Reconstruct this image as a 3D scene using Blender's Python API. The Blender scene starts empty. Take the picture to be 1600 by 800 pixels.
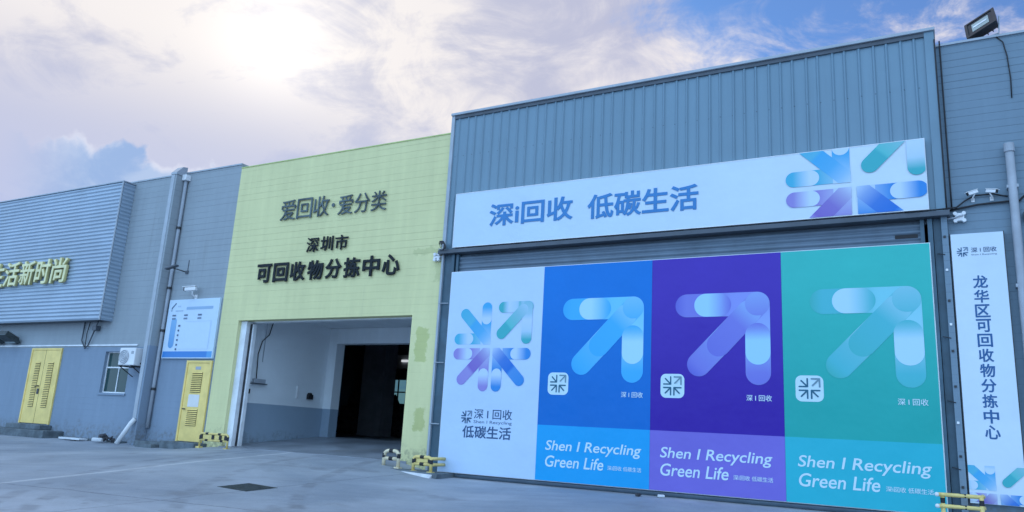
import bpy, bmesh, math, random
from mathutils import Vector, Matrix
random.seed(7)
SC = bpy.context.scene
COL = SC.collection
R = math.radians

# ------------------------------------------------------------------ camera
def make_camera():
    yaw, pit, rol = R(-29.68), R(13.0067), R(3.25)
    r0 = Vector((math.cos(yaw), -math.sin(yaw), 0)); fh = Vector((math.sin(yaw), math.cos(yaw), 0)); up = Vector((0, 0, 1))
    F = math.cos(pit)*fh + math.sin(pit)*up
    U0 = -math.sin(pit)*fh + math.cos(pit)*up
    Rt = math.cos(rol)*r0 + math.sin(rol)*U0
    U = math.cos(rol)*U0 - math.sin(rol)*r0
    cam = bpy.data.cameras.new('camera'); o = bpy.data.objects.new('camera', cam); COL.objects.link(o)
    m = Matrix((Rt, U, -F)).transposed().to_4x4(); m.translation = Vector((0, -14.0, 0.6607))
    o.matrix_world = m
    cam.sensor_width = 36; cam.lens = 36*1207.5/1600; cam.clip_end = 3000; cam.clip_start = .05
    SC.camera = o
make_camera()

# ------------------------------------------------------------------ view + light
SC.view_settings.view_transform = 'Standard'; SC.view_settings.look = 'None'
SC.view_settings.gamma = 1; SC.view_settings.exposure = 0.09
SC.view_settings.use_curve_mapping = False
SC.render.film_transparent = False
SUN = Vector((-0.6765, 0.5868, 0.4450)).normalized()
REAR = 1.95           # brightness of the bright open sky behind the camera
sl = bpy.data.lights.new('sun', 'SUN'); sl.energy = 1.1; sl.angle = R(12); sl.color = (1, .94, .86)
so = bpy.data.objects.new('sun', sl); COL.objects.link(so); so.rotation_euler = SUN.to_track_quat('Z', 'Y').to_euler()

class NT:
    """small helper for building node trees"""
    def __init__(s, tree): s.t = tree; s.n = tree.nodes; s.l = tree.links
    def new(s, kind, **kw):
        n = s.n.new(kind)
        for k, v in kw.items(): setattr(n, k, v)
        return n
    def put(s, sock, v):
        if isinstance(v, bpy.types.NodeSocket): s.l.new(v, sock)
        else:
            try: sock.default_value = v
            except Exception: sock.default_value = (*v, 1) if hasattr(v, '__len__') else (v, v, v, 1)
    def m(s, op, a, b=0.0, c=0.0, clamp=False):
        n = s.new('ShaderNodeMath', operation=op, use_clamp=clamp)
        s.put(n.inputs[0], a); s.put(n.inputs[1], b)
        if len(n.inputs) > 2: s.put(n.inputs[2], c)
        return n.outputs[0]
    def v(s, op, a, b=(0, 0, 0)):
        n = s.new('ShaderNodeVectorMath', operation=op); s.put(n.inputs[0], a); s.put(n.inputs[1], b)
        return n.outputs['Value'] if op in ('DOT_PRODUCT', 'LENGTH') else n.outputs[0]
    def ss(s, x, a, b):          # smoothstep
        n = s.new('ShaderNodeMapRange', interpolation_type='SMOOTHSTEP')
        s.put(n.inputs[0], x); n.inputs[1].default_value = a; n.inputs[2].default_value = b
        return n.outputs[0]
    def noise(s, vec, scale, detail=4, rough=.55, dist=0, w=None):
        n = s.new('ShaderNodeTexNoise'); s.put(n.inputs['Vector'], vec)
        n.inputs['Scale'].default_value = scale; n.inputs['Detail'].default_value = detail
        n.inputs['Roughness'].default_value = rough; n.inputs['Distortion'].default_value = dist
        return n.outputs[0]
    def mix(s, f, a, b, blend='MIX'):
        n = s.new('ShaderNodeMix', data_type='RGBA', blend_type=blend)
        s.put(n.inputs[0], f); s.put(n.inputs[6], a); s.put(n.inputs[7], b)
        return n.outputs[2]
    def sep(s, v):
        n = s.new('ShaderNodeSeparateXYZ'); s.put(n.inputs[0], v); return n.outputs
    def comb(s, x, y, z):
        n = s.new('ShaderNodeCombineXYZ')
        for i, q in enumerate((x, y, z)): s.put(n.inputs[i], q)
        return n.outputs[0]

def make_world():
    w = bpy.data.worlds.new('World'); SC.world = w; w.use_nodes = True
    t = NT(w.node_tree); w.node_tree.nodes.clear()
    d = t.new('ShaderNodeTexCoord').outputs['Generated']
    d = t.v('NORMALIZE', d)
    x, y, z = t.sep(d)
    sky = t.new('ShaderNodeTexSky', sky_type='NISHITA', sun_disc=False)
    sky.sun_elevation = math.asin(SUN.z); sky.sun_rotation = math.atan2(SUN.x, SUN.y)
    sky.altitude = 0; sky.air_density = 1; sky.dust_density = .6; sky.ozone_density = 2.2
    blue = t.mix(.13, t.mix(1.0, sky.outputs[0], (.030, .078, .135, 1), 'MULTIPLY'), (.62, .66, .82, 1))
    # cloud deck
    zz = t.m('ADD', t.m('MAXIMUM', z, 0), .22)
    q = t.comb(t.m('DIVIDE', x, zz), t.m('DIVIDE', y, zz), 0)
    big = t.noise(q, .9, 5, .55, .5)
    fine = t.noise(t.v('MULTIPLY', q, (1, 1.6, 1)), 2.6, 9, .6, .7)
    wisp = t.noise(t.v('ADD', q, (3.1, 1.7, 0)), 5.0, 9, .66, .9)
    dens = t.m('ADD', t.m('MULTIPLY', big, .8), t.m('ADD', t.m('MULTIPLY', fine, .55), t.m('MULTIPLY', wisp, .3)))   # about .8
    side = t.ss(x, -.46, -.16)                       # the deck breaks up to the right
    high = t.ss(z, .36, .52)
    thin = t.m('SUBTRACT', t.m('ADD', t.m('MULTIPLY', side, .53), t.m('MULTIPLY', high, .02)), t.m('ADD', .22, t.m('MULTIPLY', t.ss(x, -.55, -.75), .3)))
    cover = t.ss(t.m('SUBTRACT', t.m('ADD', dens, t.m('MULTIPLY', t.m('SUBTRACT', wisp, .5), t.m('MULTIPLY', side, .8))), thin), .38, .72)
    sd = t.m('MAXIMUM', t.v('DOT_PRODUCT', d, tuple(SUN)), 0)
    g1 = t.m('POWER', sd, 420.); g2 = t.m('POWER', sd, 45.); g3 = t.m('POWER', sd, 7.)
    shade = t.ss(t.m('ADD', t.m('MULTIPLY', big, .75), t.m('ADD', t.m('MULTIPLY', fine, .45), t.m('MULTIPLY', wisp, .42))), .70, .90)
    shade = t.m('ADD', shade, t.m('MULTIPLY', g2, .25), clamp=True)
    low = t.ss(z, .42, .20)
    dark = t.mix(low, (.50, .52, .66, 1), (.44, .51, .76, 1))
    lit = t.mix(low, (.86, .82, .81, 1), (.74, .72, .78, 1))
    bank = t.m('MULTIPLY', t.ss(z, .44, .30), t.ss(x, -.50, -.72))
    shade = t.m('MULTIPLY', shade, t.m('SUBTRACT', 1, t.m('MULTIPLY', bank, .75)))
    cl = t.mix(shade, dark, lit)
    cl = t.mix(g3, t.mix(1., cl, (.93, .93, 1, 1), 'MULTIPLY'), cl)
    glow = t.m('ADD', t.m('MULTIPLY', g1, .20), t.m('MULTIPLY', g2, .05))
    cl = t.mix(1., cl, t.mix(glow, (0, 0, 0, 1), (1.0, .95, .84, 1)), 'ADD')
    front = t.mix(cover, blue, cl)
    # a cumulus bank low on the left, blue grey with bright rims
    az = t.m('ARCTAN2', x, y)
    top = t.m('ADD', t.m('MULTIPLY', t.noise(t.comb(t.m('MULTIPLY', az, 1), 0.3, 0), 9., 4, .5), .14), .225)
    edge = t.m('ADD', t.m('SUBTRACT', top, z), t.m('MULTIPLY', t.m('SUBTRACT', t.noise(d, 26., 5, .5, .2), .5), .075))
    win = t.m('MULTIPLY', t.ss(az, -1.14, -1.03), t.ss(az, -.82, -.89))
    inside = t.m('MULTIPLY', t.m('MULTIPLY', t.ss(edge, -.002, .007), win), .92)
    rim = t.m('MULTIPLY', t.m('MULTIPLY', t.ss(edge, -.005, .003), t.ss(edge, .016, .003)), win)
    puff = t.noise(d, 14., 6, .6, .4)
    body = t.mix(t.ss(puff, .40, .62), (.30, .45, .74, 1), (.43, .56, .80, 1))
    front = t.mix(t.m('MULTIPLY', inside, t.ss(edge, .16, .05)), front, body)
    front = t.mix(t.m('MULTIPLY', rim, t.m('MULTIPLY', t.ss(puff, .38, .6), .75)), front, (.72, .74, .86, 1))
    # bright open sky behind the camera
    back = t.ss(y, .12, -.55)
    rearc = t.mix(t.ss(t.noise(q, 1.2, 4), .40, .65), (.38*REAR, .655*REAR, 1.06*REAR, 1), (.57*REAR, .80*REAR, 1.08*REAR, 1))
    col = t.mix(back, front, rearc)
    bg = t.new('ShaderNodeBackground'); t.put(bg.inputs[0], col); bg.inputs[1].default_value = 1.0
    out = t.new('ShaderNodeOutputWorld'); t.l.new(bg.outputs[0], out.inputs[0])
make_world()

# ------------------------------------------------------------------ materials
def lin(c): return tuple(((v/255)/12.92 if v/255 <= .04045 else ((v/255+.055)/1.055)**2.4) for v in c)
SHADE = (.50, .66, .90)      # what an 80 % white sheet shows in this open shade
def alb(*c):
    """paint colour of a surface seen as sRGB c in the open shade of the yard"""
    return tuple(min(.86, max(.004, v/s*.8)) for v, s in zip(lin(c), SHADE)) + (1,)

def new_mat(name):
    m = bpy.data.materials.new(name); m.use_nodes = True
    t = NT(m.node_tree); b = t.n['Principled BSDF']
    return m, t, b
def mat(name, col, rough=.55, metal=0., var=.10, scale=3., bump=0., bscale=40., spec=.4):
    m, t, b = new_mat(name)
    co = t.new('ShaderNodeTexCoord').outputs['Object']
    n = t.noise(co, scale, 6, .6)
    c = t.mix(t.ss(n, .3, .7), tuple(v*(1-var) for v in col[:3])+(1,), tuple(min(1, v*(1+var)) for v in col[:3])+(1,))
    t.put(b.inputs['Base Color'], c)
    t.put(b.inputs['Roughness'], t.m('ADD', rough-.08, t.m('MULTIPLY', t.noise(co, scale*2.3, 4), .16)))
    b.inputs['Metallic'].default_value = metal
    b.inputs['Specular IOR Level'].default_value = spec
    if bump:
        bn = t.new('ShaderNodeBump'); bn.inputs['Strength'].default_value = bump; bn.inputs['Distance'].default_value = .01
        t.put(bn.inputs['Height'], t.noise(co, bscale, 5)); t.l.new(bn.outputs[0], b.inputs['Normal'])
    return m
def wall_mat(name, col, lowcol=None, split=2.5, course=.17, ox=0., oz=0., patches=(), pcol=None, line=.5):
    """painted block wall: faint courses, stains, optional darker patches"""
    m, t, b = new_mat(name)
    g = t.new('ShaderNodeNewGeometry').outputs['Position']
    x, y, z = t.sep(g)
    br = t.new('ShaderNodeTexBrick'); br.offset = .5
    t.put(br.inputs['Vector'], t.comb(x, z, 0)); br.inputs['Scale'].default_value = 1
    br.inputs['Brick Width'].default_value = 40.; br.inputs['Row Height'].default_value = course
    br.inputs['Mortar Size'].default_value = .011; br.inputs['Mortar Smooth'].default_value = .6
    rowv = t.noise(t.comb(t.m('MULTIPLY', x, .35), t.m('MULTIPLY', t.m('FLOOR', t.m('DIVIDE', z, course)), 3.3), 1.3), 1.0, 3)
    fade = t.m('ADD', t.m('MULTIPLY', t.ss(z, 2.0, 5.5), .75), .25)
    mort = t.m('MULTIPLY', t.m('MULTIPLY', br.outputs['Fac'], fade), t.ss(rowv, .32, .62))
    cloud = t.noise(g, .55, 6, .6); streak = t.noise(t.comb(t.m('MULTIPLY', x, 5), 0, t.m('MULTIPLY', z, .35)), 1., 5, .6)
    speck = t.noise(g, 9., 6, .6)
    k = t.m('ADD', .74, t.m('ADD', t.m('MULTIPLY', cloud, .24), t.m('ADD', t.m('MULTIPLY', streak, .20), t.m('MULTIPLY', speck, .06))))
    base = col
    if lowcol: base = t.mix(t.ss(t.m('ADD', z, t.m('MULTIPLY', t.m('SUBTRACT', cloud, .5), .02)), split-.01, split+.01), lowcol, col)
    wob = t.m('MULTIPLY', t.m('SUBTRACT', t.noise(g, 5., 6, .65), .5), .34)
    for (x0, x1, z0, z1, pc, am) in patches:
        mk = t.m('MULTIPLY', t.m('MULTIPLY', t.ss(t.m('SUBTRACT', t.m('ADD', x, wob), x0), 0, .05), t.ss(t.m('SUBTRACT', x1, t.m('ADD', x, wob)), 0, .05)),
                 t.m('MULTIPLY', t.ss(t.m('SUBTRACT', t.m('ADD', z, wob), z0), 0, .05), t.ss(t.m('SUBTRACT', z1, t.m('ADD', z, wob)), 0, .05)))
        base = t.mix(t.m('MULTIPLY', mk, am), base, pc)
    splash = t.m('MULTIPLY', t.ss(t.m('ADD', z, t.m('MULTIPLY', t.m('SUBTRACT', t.noise(g, 3.5, 6, .65), .5), 1.1)), .42, .05), t.ss(speck, .40, .62))
    base = t.mix(t.m('MULTIPLY', splash, .5), base, (.16, .15, .13, 1))
    drip = t.m('MULTIPLY', t.ss(t.noise(t.comb(t.m('MULTIPLY', x, 3.2), 0, t.m('MULTIPLY', z, .12)), 1., 4, .6), .60, .72), t.ss(t.noise(t.comb(x, 4, t.m('MULTIPLY', z, .6)), .9, 3), .42, .62))
    base = t.mix(t.m('MULTIPLY', drip, .22), base, (.20, .20, .17, 1))
    kk = t.m('MULTIPLY', k, t.m('SUBTRACT', 1, t.m('MULTIPLY', mort, line)))
    c = t.mix(1., base, t.comb(kk, kk, kk), 'MULTIPLY')
    t.put(b.inputs['Base Color'], c); b.inputs['Roughness'].default_value = .8; b.inputs['Specular IOR Level'].default_value = .25
    bn = t.new('ShaderNodeBump'); bn.inputs['Strength'].default_value = .5; bn.inputs['Distance'].default_value = .012
    t.put(bn.inputs['Height'], t.m('SUBTRACT', t.m('MULTIPLY', speck, .35), mort)); t.l.new(bn.outputs[0], b.inputs['Normal'])
    return m
def clad_mat():
    m, t, b = new_mat('bluegrey_ribbed_sheet')
    g = t.new('ShaderNodeNewGeometry').outputs['Position']; x, y, z = t.sep(g)
    sheet = t.m('FLOOR', t.m('DIVIDE', x, .9)); tone = t.noise(t.comb(t.m('MULTIPLY', sheet, 7.31), 0, 0), 1., 1)
    run = t.noise(t.comb(t.m('MULTIPLY', x, 6), 0, t.m('MULTIPLY', z, .25)), 1., 5, .6); cl = t.noise(g, .8, 5, .6)
    k = t.m('ADD', .72, t.m('ADD', t.m('MULTIPLY', tone, .16), t.m('ADD', t.m('MULTIPLY', run, .22), t.m('MULTIPLY', cl, .20))))
    sx = t.m('SUBTRACT', t.m('FRACT', t.m('DIVIDE', x, .226)), .5); sz = t.m('SUBTRACT', t.m('FRACT', t.m('DIVIDE', z, 1.05)), .5)
    scr = t.ss(t.v('LENGTH', t.comb(t.m('MULTIPLY', sx, .226), t.m('MULTIPLY', sz, 1.05), 0)), .016, .009)
    k = t.m('MULTIPLY', k, t.m('SUBTRACT', 1, t.m('MULTIPLY', scr, .45)))
    t.put(b.inputs['Base Color'], t.mix(1., (.155, .250, .315, 1), t.comb(k, k, k), 'MULTIPLY'))
    b.inputs['Roughness'].default_value = .4; b.inputs['Specular IOR Level'].default_value = .5
    bn = t.new('ShaderNodeBump'); bn.inputs['Strength'].default_value = .35; bn.inputs['Distance'].default_value = .02
    t.put(bn.inputs['Height'], t.noise(t.v('MULTIPLY', g, (1, 1, .4)), 2.2, 3)); t.l.new(bn.outputs[0], b.inputs['Normal'])
    return m
def attr_mat(name, rough=.35):
    m, t, b = new_mat(name)
    a = t.new('ShaderNodeAttribute'); a.attribute_name = 'Print'
    t.l.new(a.outputs['Color'], b.inputs['Base Color']); b.inputs['Roughness'].default_value = rough
    b.inputs['Specular IOR Level'].default_value = .3
    return m
def sheet_mat(name, ca, cb, axis, lo, hi, rough=.34):
    """a printed sheet whose ink runs from ca to cb, with the slight waves of a stretched banner"""
    m, t, b = new_mat(name)
    g = t.new('ShaderNodeNewGeometry').outputs['Position']; s = t.sep(g)[axis]
    c = t.mix(t.ss(s, lo, hi), ca, cb); n = t.noise(g, 1.1, 4)
    k = t.m('ADD', .94, t.m('MULTIPLY', n, .12))
    t.put(b.inputs['Base Color'], t.mix(1., c, t.comb(k, k, k), 'MULTIPLY'))
    b.inputs['Roughness'].default_value = rough; b.inputs['Specular IOR Level'].default_value = .22
    bn = t.new('ShaderNodeBump'); bn.inputs['Strength'].default_value = .5; bn.inputs['Distance'].default_value = .05
    t.put(bn.inputs['Height'], t.m('ADD', t.noise(g, 1.3, 3), t.m('MULTIPLY', t.noise(t.v('MULTIPLY', g, (1, 1, .3)), 5., 3), .12))); t.l.new(bn.outputs[0], b.inputs['Normal'])
    return m

def ground_mat():
    m, t, b = new_mat('worn_concrete')
    g = t.new('ShaderNodeNewGeometry').outputs['Position']; x, y, z = t.sep(g)
    big = t.noise(g, .28, 6, .6, .3); mid = t.noise(t.v('MULTIPLY', g, (1, 1.5, 1)), 1.5, 7, .62); fine = t.noise(g, 22., 6, .65)
    smear = t.noise(t.comb(t.m('MULTIPLY', t.m('ADD', x, t.m('MULTIPLY', y, .6)), .5), t.m('MULTIPLY', t.m('SUBTRACT', y, t.m('MULTIPLY', x, .6)), 2.2), 0), 1., 6, .62, .6)
    k = t.m('ADD', .38, t.m('ADD', t.m('MULTIPLY', big, .46), t.m('ADD', t.m('MULTIPLY', mid, .26), t.m('ADD', t.m('MULTIPLY', fine, .26), t.m('MULTIPLY', smear, .50)))))
    c = t.mix(t.ss(big, .35, .7), (.235, .265, .305, 1), (.34, .36, .39, 1))
    c = t.mix(1., c, t.comb(k, k, k), 'MULTIPLY')
    wob = t.m('MULTIPLY', t.m('SUBTRACT', t.noise(g, 1.3, 5, .6), .5), .22)
    def line(px, py, ang, wid):
        nx, ny = -math.sin(ang), math.cos(ang)
        dd = t.m('ADD', t.m('ADD', t.m('MULTIPLY', t.m('SUBTRACT', x, px), nx), t.m('MULTIPLY', t.m('SUBTRACT', y, py), ny)), wob)
        return t.ss(t.m('ABSOLUTE', dd), wid, wid*.35)
    dry = t.m('MULTIPLY', line(-12.5, -7.15, math.atan2(4.8, -.76), .09), t.m('MULTIPLY', t.ss(mid, .25, .55), .75))
    c = t.mix(dry, c, (.56, .57, .58, 1))
    cr = t.m('MAXIMUM', line(-12.18, -7.05, math.atan2(.64, 2.39), .022), line(-9.79, -6.41, math.atan2(1.2, .03), .016))
    cr = t.m('MAXIMUM', cr, line(-5., -8., math.atan2(.64, 2.39), .02))
    c = t.mix(t.m('MULTIPLY', cr, .6), c, (.10, .10, .11, 1))
    st = t.m('MULTIPLY', t.ss(t.noise(t.v('ADD', g, (7, 3, 0)), .9, 6, .6), .54, .70), .5)
    c = t.mix(st, c, (.17, .175, .19, 1))
    oil = t.m('MULTIPLY', t.ss(t.noise(t.v('ADD', g, (1, 9, 0)), 2.6, 5, .6), .66, .76), .4)
    c = t.mix(oil, c, (.09, .095, .105, 1))
    grit = t.ss(t.noise(g, 60., 3, .6), .60, .72)
    c = t.mix(t.m('MULTIPLY', grit, .35), c, (.58, .58, .57, 1))
    # tyre tracks swinging into the gate
    rad = t.v('LENGTH', t.v('SUBTRACT', t.comb(x, y, 0), (-1.5, 1.5, 0)))
    for rr in (11.2, 12.9, 13.4, 9.6):
        tr = t.ss(t.m('ABSOLUTE', t.m('ADD', t.m('SUBTRACT', rad, rr), t.m('MULTIPLY', wob, .5))), .16, .05)
        c = t.mix(t.m('MULTIPLY', tr, t.m('MULTIPLY', t.ss(smear, .42, .62), .45)), c, (.13, .135, .15, 1))
    t.put(b.inputs['Base Color'], c); t.put(b.inputs['Roughness'], t.m('ADD', .5, t.m('MULTIPLY', mid, .4)))
    bn = t.new('ShaderNodeBump'); bn.inputs['Strength'].default_value = .5; bn.inputs['Distance'].default_value = .02
    t.put(bn.inputs['Height'], t.m('ADD', t.m('MULTIPLY', fine, .5), t.m('SUBTRACT', mid, cr))); t.l.new(bn.outputs[0], b.inputs['Normal'])
    return m

GREY = (.315, .355, .38, 1)
M = dict(
    ground=ground_mat(),
    grey_wall=wall_mat('grey_painted_block', GREY, (.235, .295, .37, 1), 2.5, line=.13),
    grey_brick=wall_mat('grey_painted_brick', (.19, .262, .32, 1), course=.13, line=.22),
    green_wall=wall_mat('lime_painted_block', (.70, .665, .345, 1), course=.17, line=.10, patches=[
        (-10.34, -9.98, 2.1, 2.9, (.43, .46, .15, 1), .62), (-10.22, -9.92, .6, 1.12, (.41, .43, .14, 1), .62),
        (-10.62, -9.80, 4.55, 4.74, (.50, .50, .24, 1), .6), (-9.97, -9.76, 3.9, 4.5, (.50, .50, .24, 1), .5)]),
    inner_white=wall_mat('white_plaster', (.80, .84, .86, 1), (.32, .41, .50, 1), 1.10, line=.0),
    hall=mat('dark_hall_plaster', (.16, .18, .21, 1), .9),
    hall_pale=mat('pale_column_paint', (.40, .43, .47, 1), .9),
    roof=mat('roof_sheet', (.30, .32, .34, 1), .6),
    cladding=mat('bluegrey_steel_sheet', (.155, .250, .315, 1), .42, .0, .07, 1.2, spec=.5),
    ribbed=clad_mat(),
    trim=mat('pale_steel_trim', (.36, .40, .44, 1), .4, .0, .08, spec=.5),
    dark_trim=mat('dark_steel', (.07, .085, .105, 1), .45, .0, .15, spec=.5),
    teal_steel=mat('teal_painted_steel', (.05, .105, .145, 1), .45, .0, .2, 2., spec=.5),
    shutter=mat('shutter_slats', (.15, .20, .25, 1), .4, .1, .12, 2.),
    silver=mat('silver_corrugated_sheet', (.35, .43, .51, 1), .38, .2, .08, .7),
    white_paint=mat('white_paint', (.76, .78, .80, 1), .45),
    white_plastic=mat('white_plastic', (.74, .75, .76, 1), .4, 0, .05),
    grey_plastic=mat('grey_plastic', (.36, .39, .43, 1), .45),
    black=mat('black_rubber', (.02, .02, .023, 1), .6),
    black_metal=mat('black_metal', (.026, .028, .032, 1), .4, spec=.5),
    yellow_door=mat('yellow_door_paint', (.86, .63, .20, 1), .5, 0, .10, 2.5),
    slot=mat('louvre_gap', (.10, .085, .03, 1), .7),
    cream_yellow=mat('faded_yellow_paint', (.72, .56, .20, 1), .5, 0, .12, 9.),
    cream=mat('worn_cream_paint', (.70, .60, .40, 1), .55, 0, .15, 9.),
    sign_white=sheet_mat('pale_sign_print', (.55, .68, .80, 1), (.62, .72, .80, 1), 0, -9.5, 0),
    paper=mat('paper', (.72, .70, .66, 1), .7, 0, .04),
    gold=mat('pale_gold_lettering', (.76, .71, .38, 1), .4, .0, .1),
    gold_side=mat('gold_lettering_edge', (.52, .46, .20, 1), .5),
    ink_blue=mat('blue_ink', (.035, .20, .47, 1), .4, 0, .03),
    ink_sign=mat('deep_blue_ink', (.02, .105, .27, 1), .4, 0, .03),
    ink_navy=mat('navy_ink', (.03, .085, .19, 1), .4, 0, .03),
    ink_pale=mat('pale_ink', (.60, .74, .80, 1), .4, 0, .03),
    badge_white=mat('badge_white_print', (.60, .76, .80, 1), .4, 0, .03),
    letter_black=mat('dark_letter_metal', (.010, .014, .017, 1), .5, 0, .1, spec=.2),
    letter_grey=mat('dark_grey_letter_metal', (.075, .10, .105, 1), .45, .0, .5, 1.6, spec=.3),
    printed=attr_mat('printed_mark'),
    concrete=mat('kerb_concrete', (.36, .37, .38, 1), .8, 0, .2, 4., .3),
    concrete_dark=mat('damp_kerb_concrete', (.115, .14, .155, 1), .8, 0, .3, 4., .3),
    concrete_light=mat('bare_concrete_edge', (.62, .64, .66, 1), .8, 0, .12, 4.),
    iron=mat('cast_iron', (.05, .065, .07, 1), .6, .2, .3, 9., .3),
    line_yellow=mat('worn_line_paint', (.42, .30, .14, 1), .7, 0, .25, 4.),
    floor=mat('hall_floor_concrete', (.24, .26, .29, 1), .38, 0, .3, .8),
    lens=mat('lamp_lens', (.35, .42, .40, 1), .15, 0, .05, spec=.8),
    debris=mat('dark_rubbish', (.05, .05, .055, 1), .9, 0, .6, 5.),
    cardboard=mat('cardboard', (.25, .19, .13, 1), .9, 0, .3, 5.),
)
def glass_mat(name, col, rough=.08, trans=None):
    m, t, b = new_mat(name)
    b.inputs['Base Color'].default_value = col; b.inputs['Roughness'].default_value = rough
    b.inputs['Specular IOR Level'].default_value = .25
    if trans:
        tr = t.new('ShaderNodeBsdfTransparent'); tr.inputs[0].default_value = trans
        mx = t.new('ShaderNodeMixShader'); mx.inputs[0].default_value = .85
        t.l.new(b.outputs[0], mx.inputs[1]); t.l.new(tr.outputs[0], mx.inputs[2])
        t.l.new(mx.outputs[0], t.n['Material Output'].inputs[0])
    return m
M['glass'] = glass_mat('green_tinted_glass', (.035, .075, .075, 1))
M['far_glass'] = glass_mat('dusty_pane', (.1, .15, .13, 1), .2, (.45, .66, .64, 1))
def lamp_mat():
    m, t, b = new_mat('hall_lamp_glow'); b.inputs['Base Color'].default_value = (.8, .8, .8, 1)
    b.inputs['Emission Color'].default_value = (.9, .95, 1, 1); b.inputs['Emission Strength'].default_value = .6
    return m
M['lamp_glow'] = lamp_mat()

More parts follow.
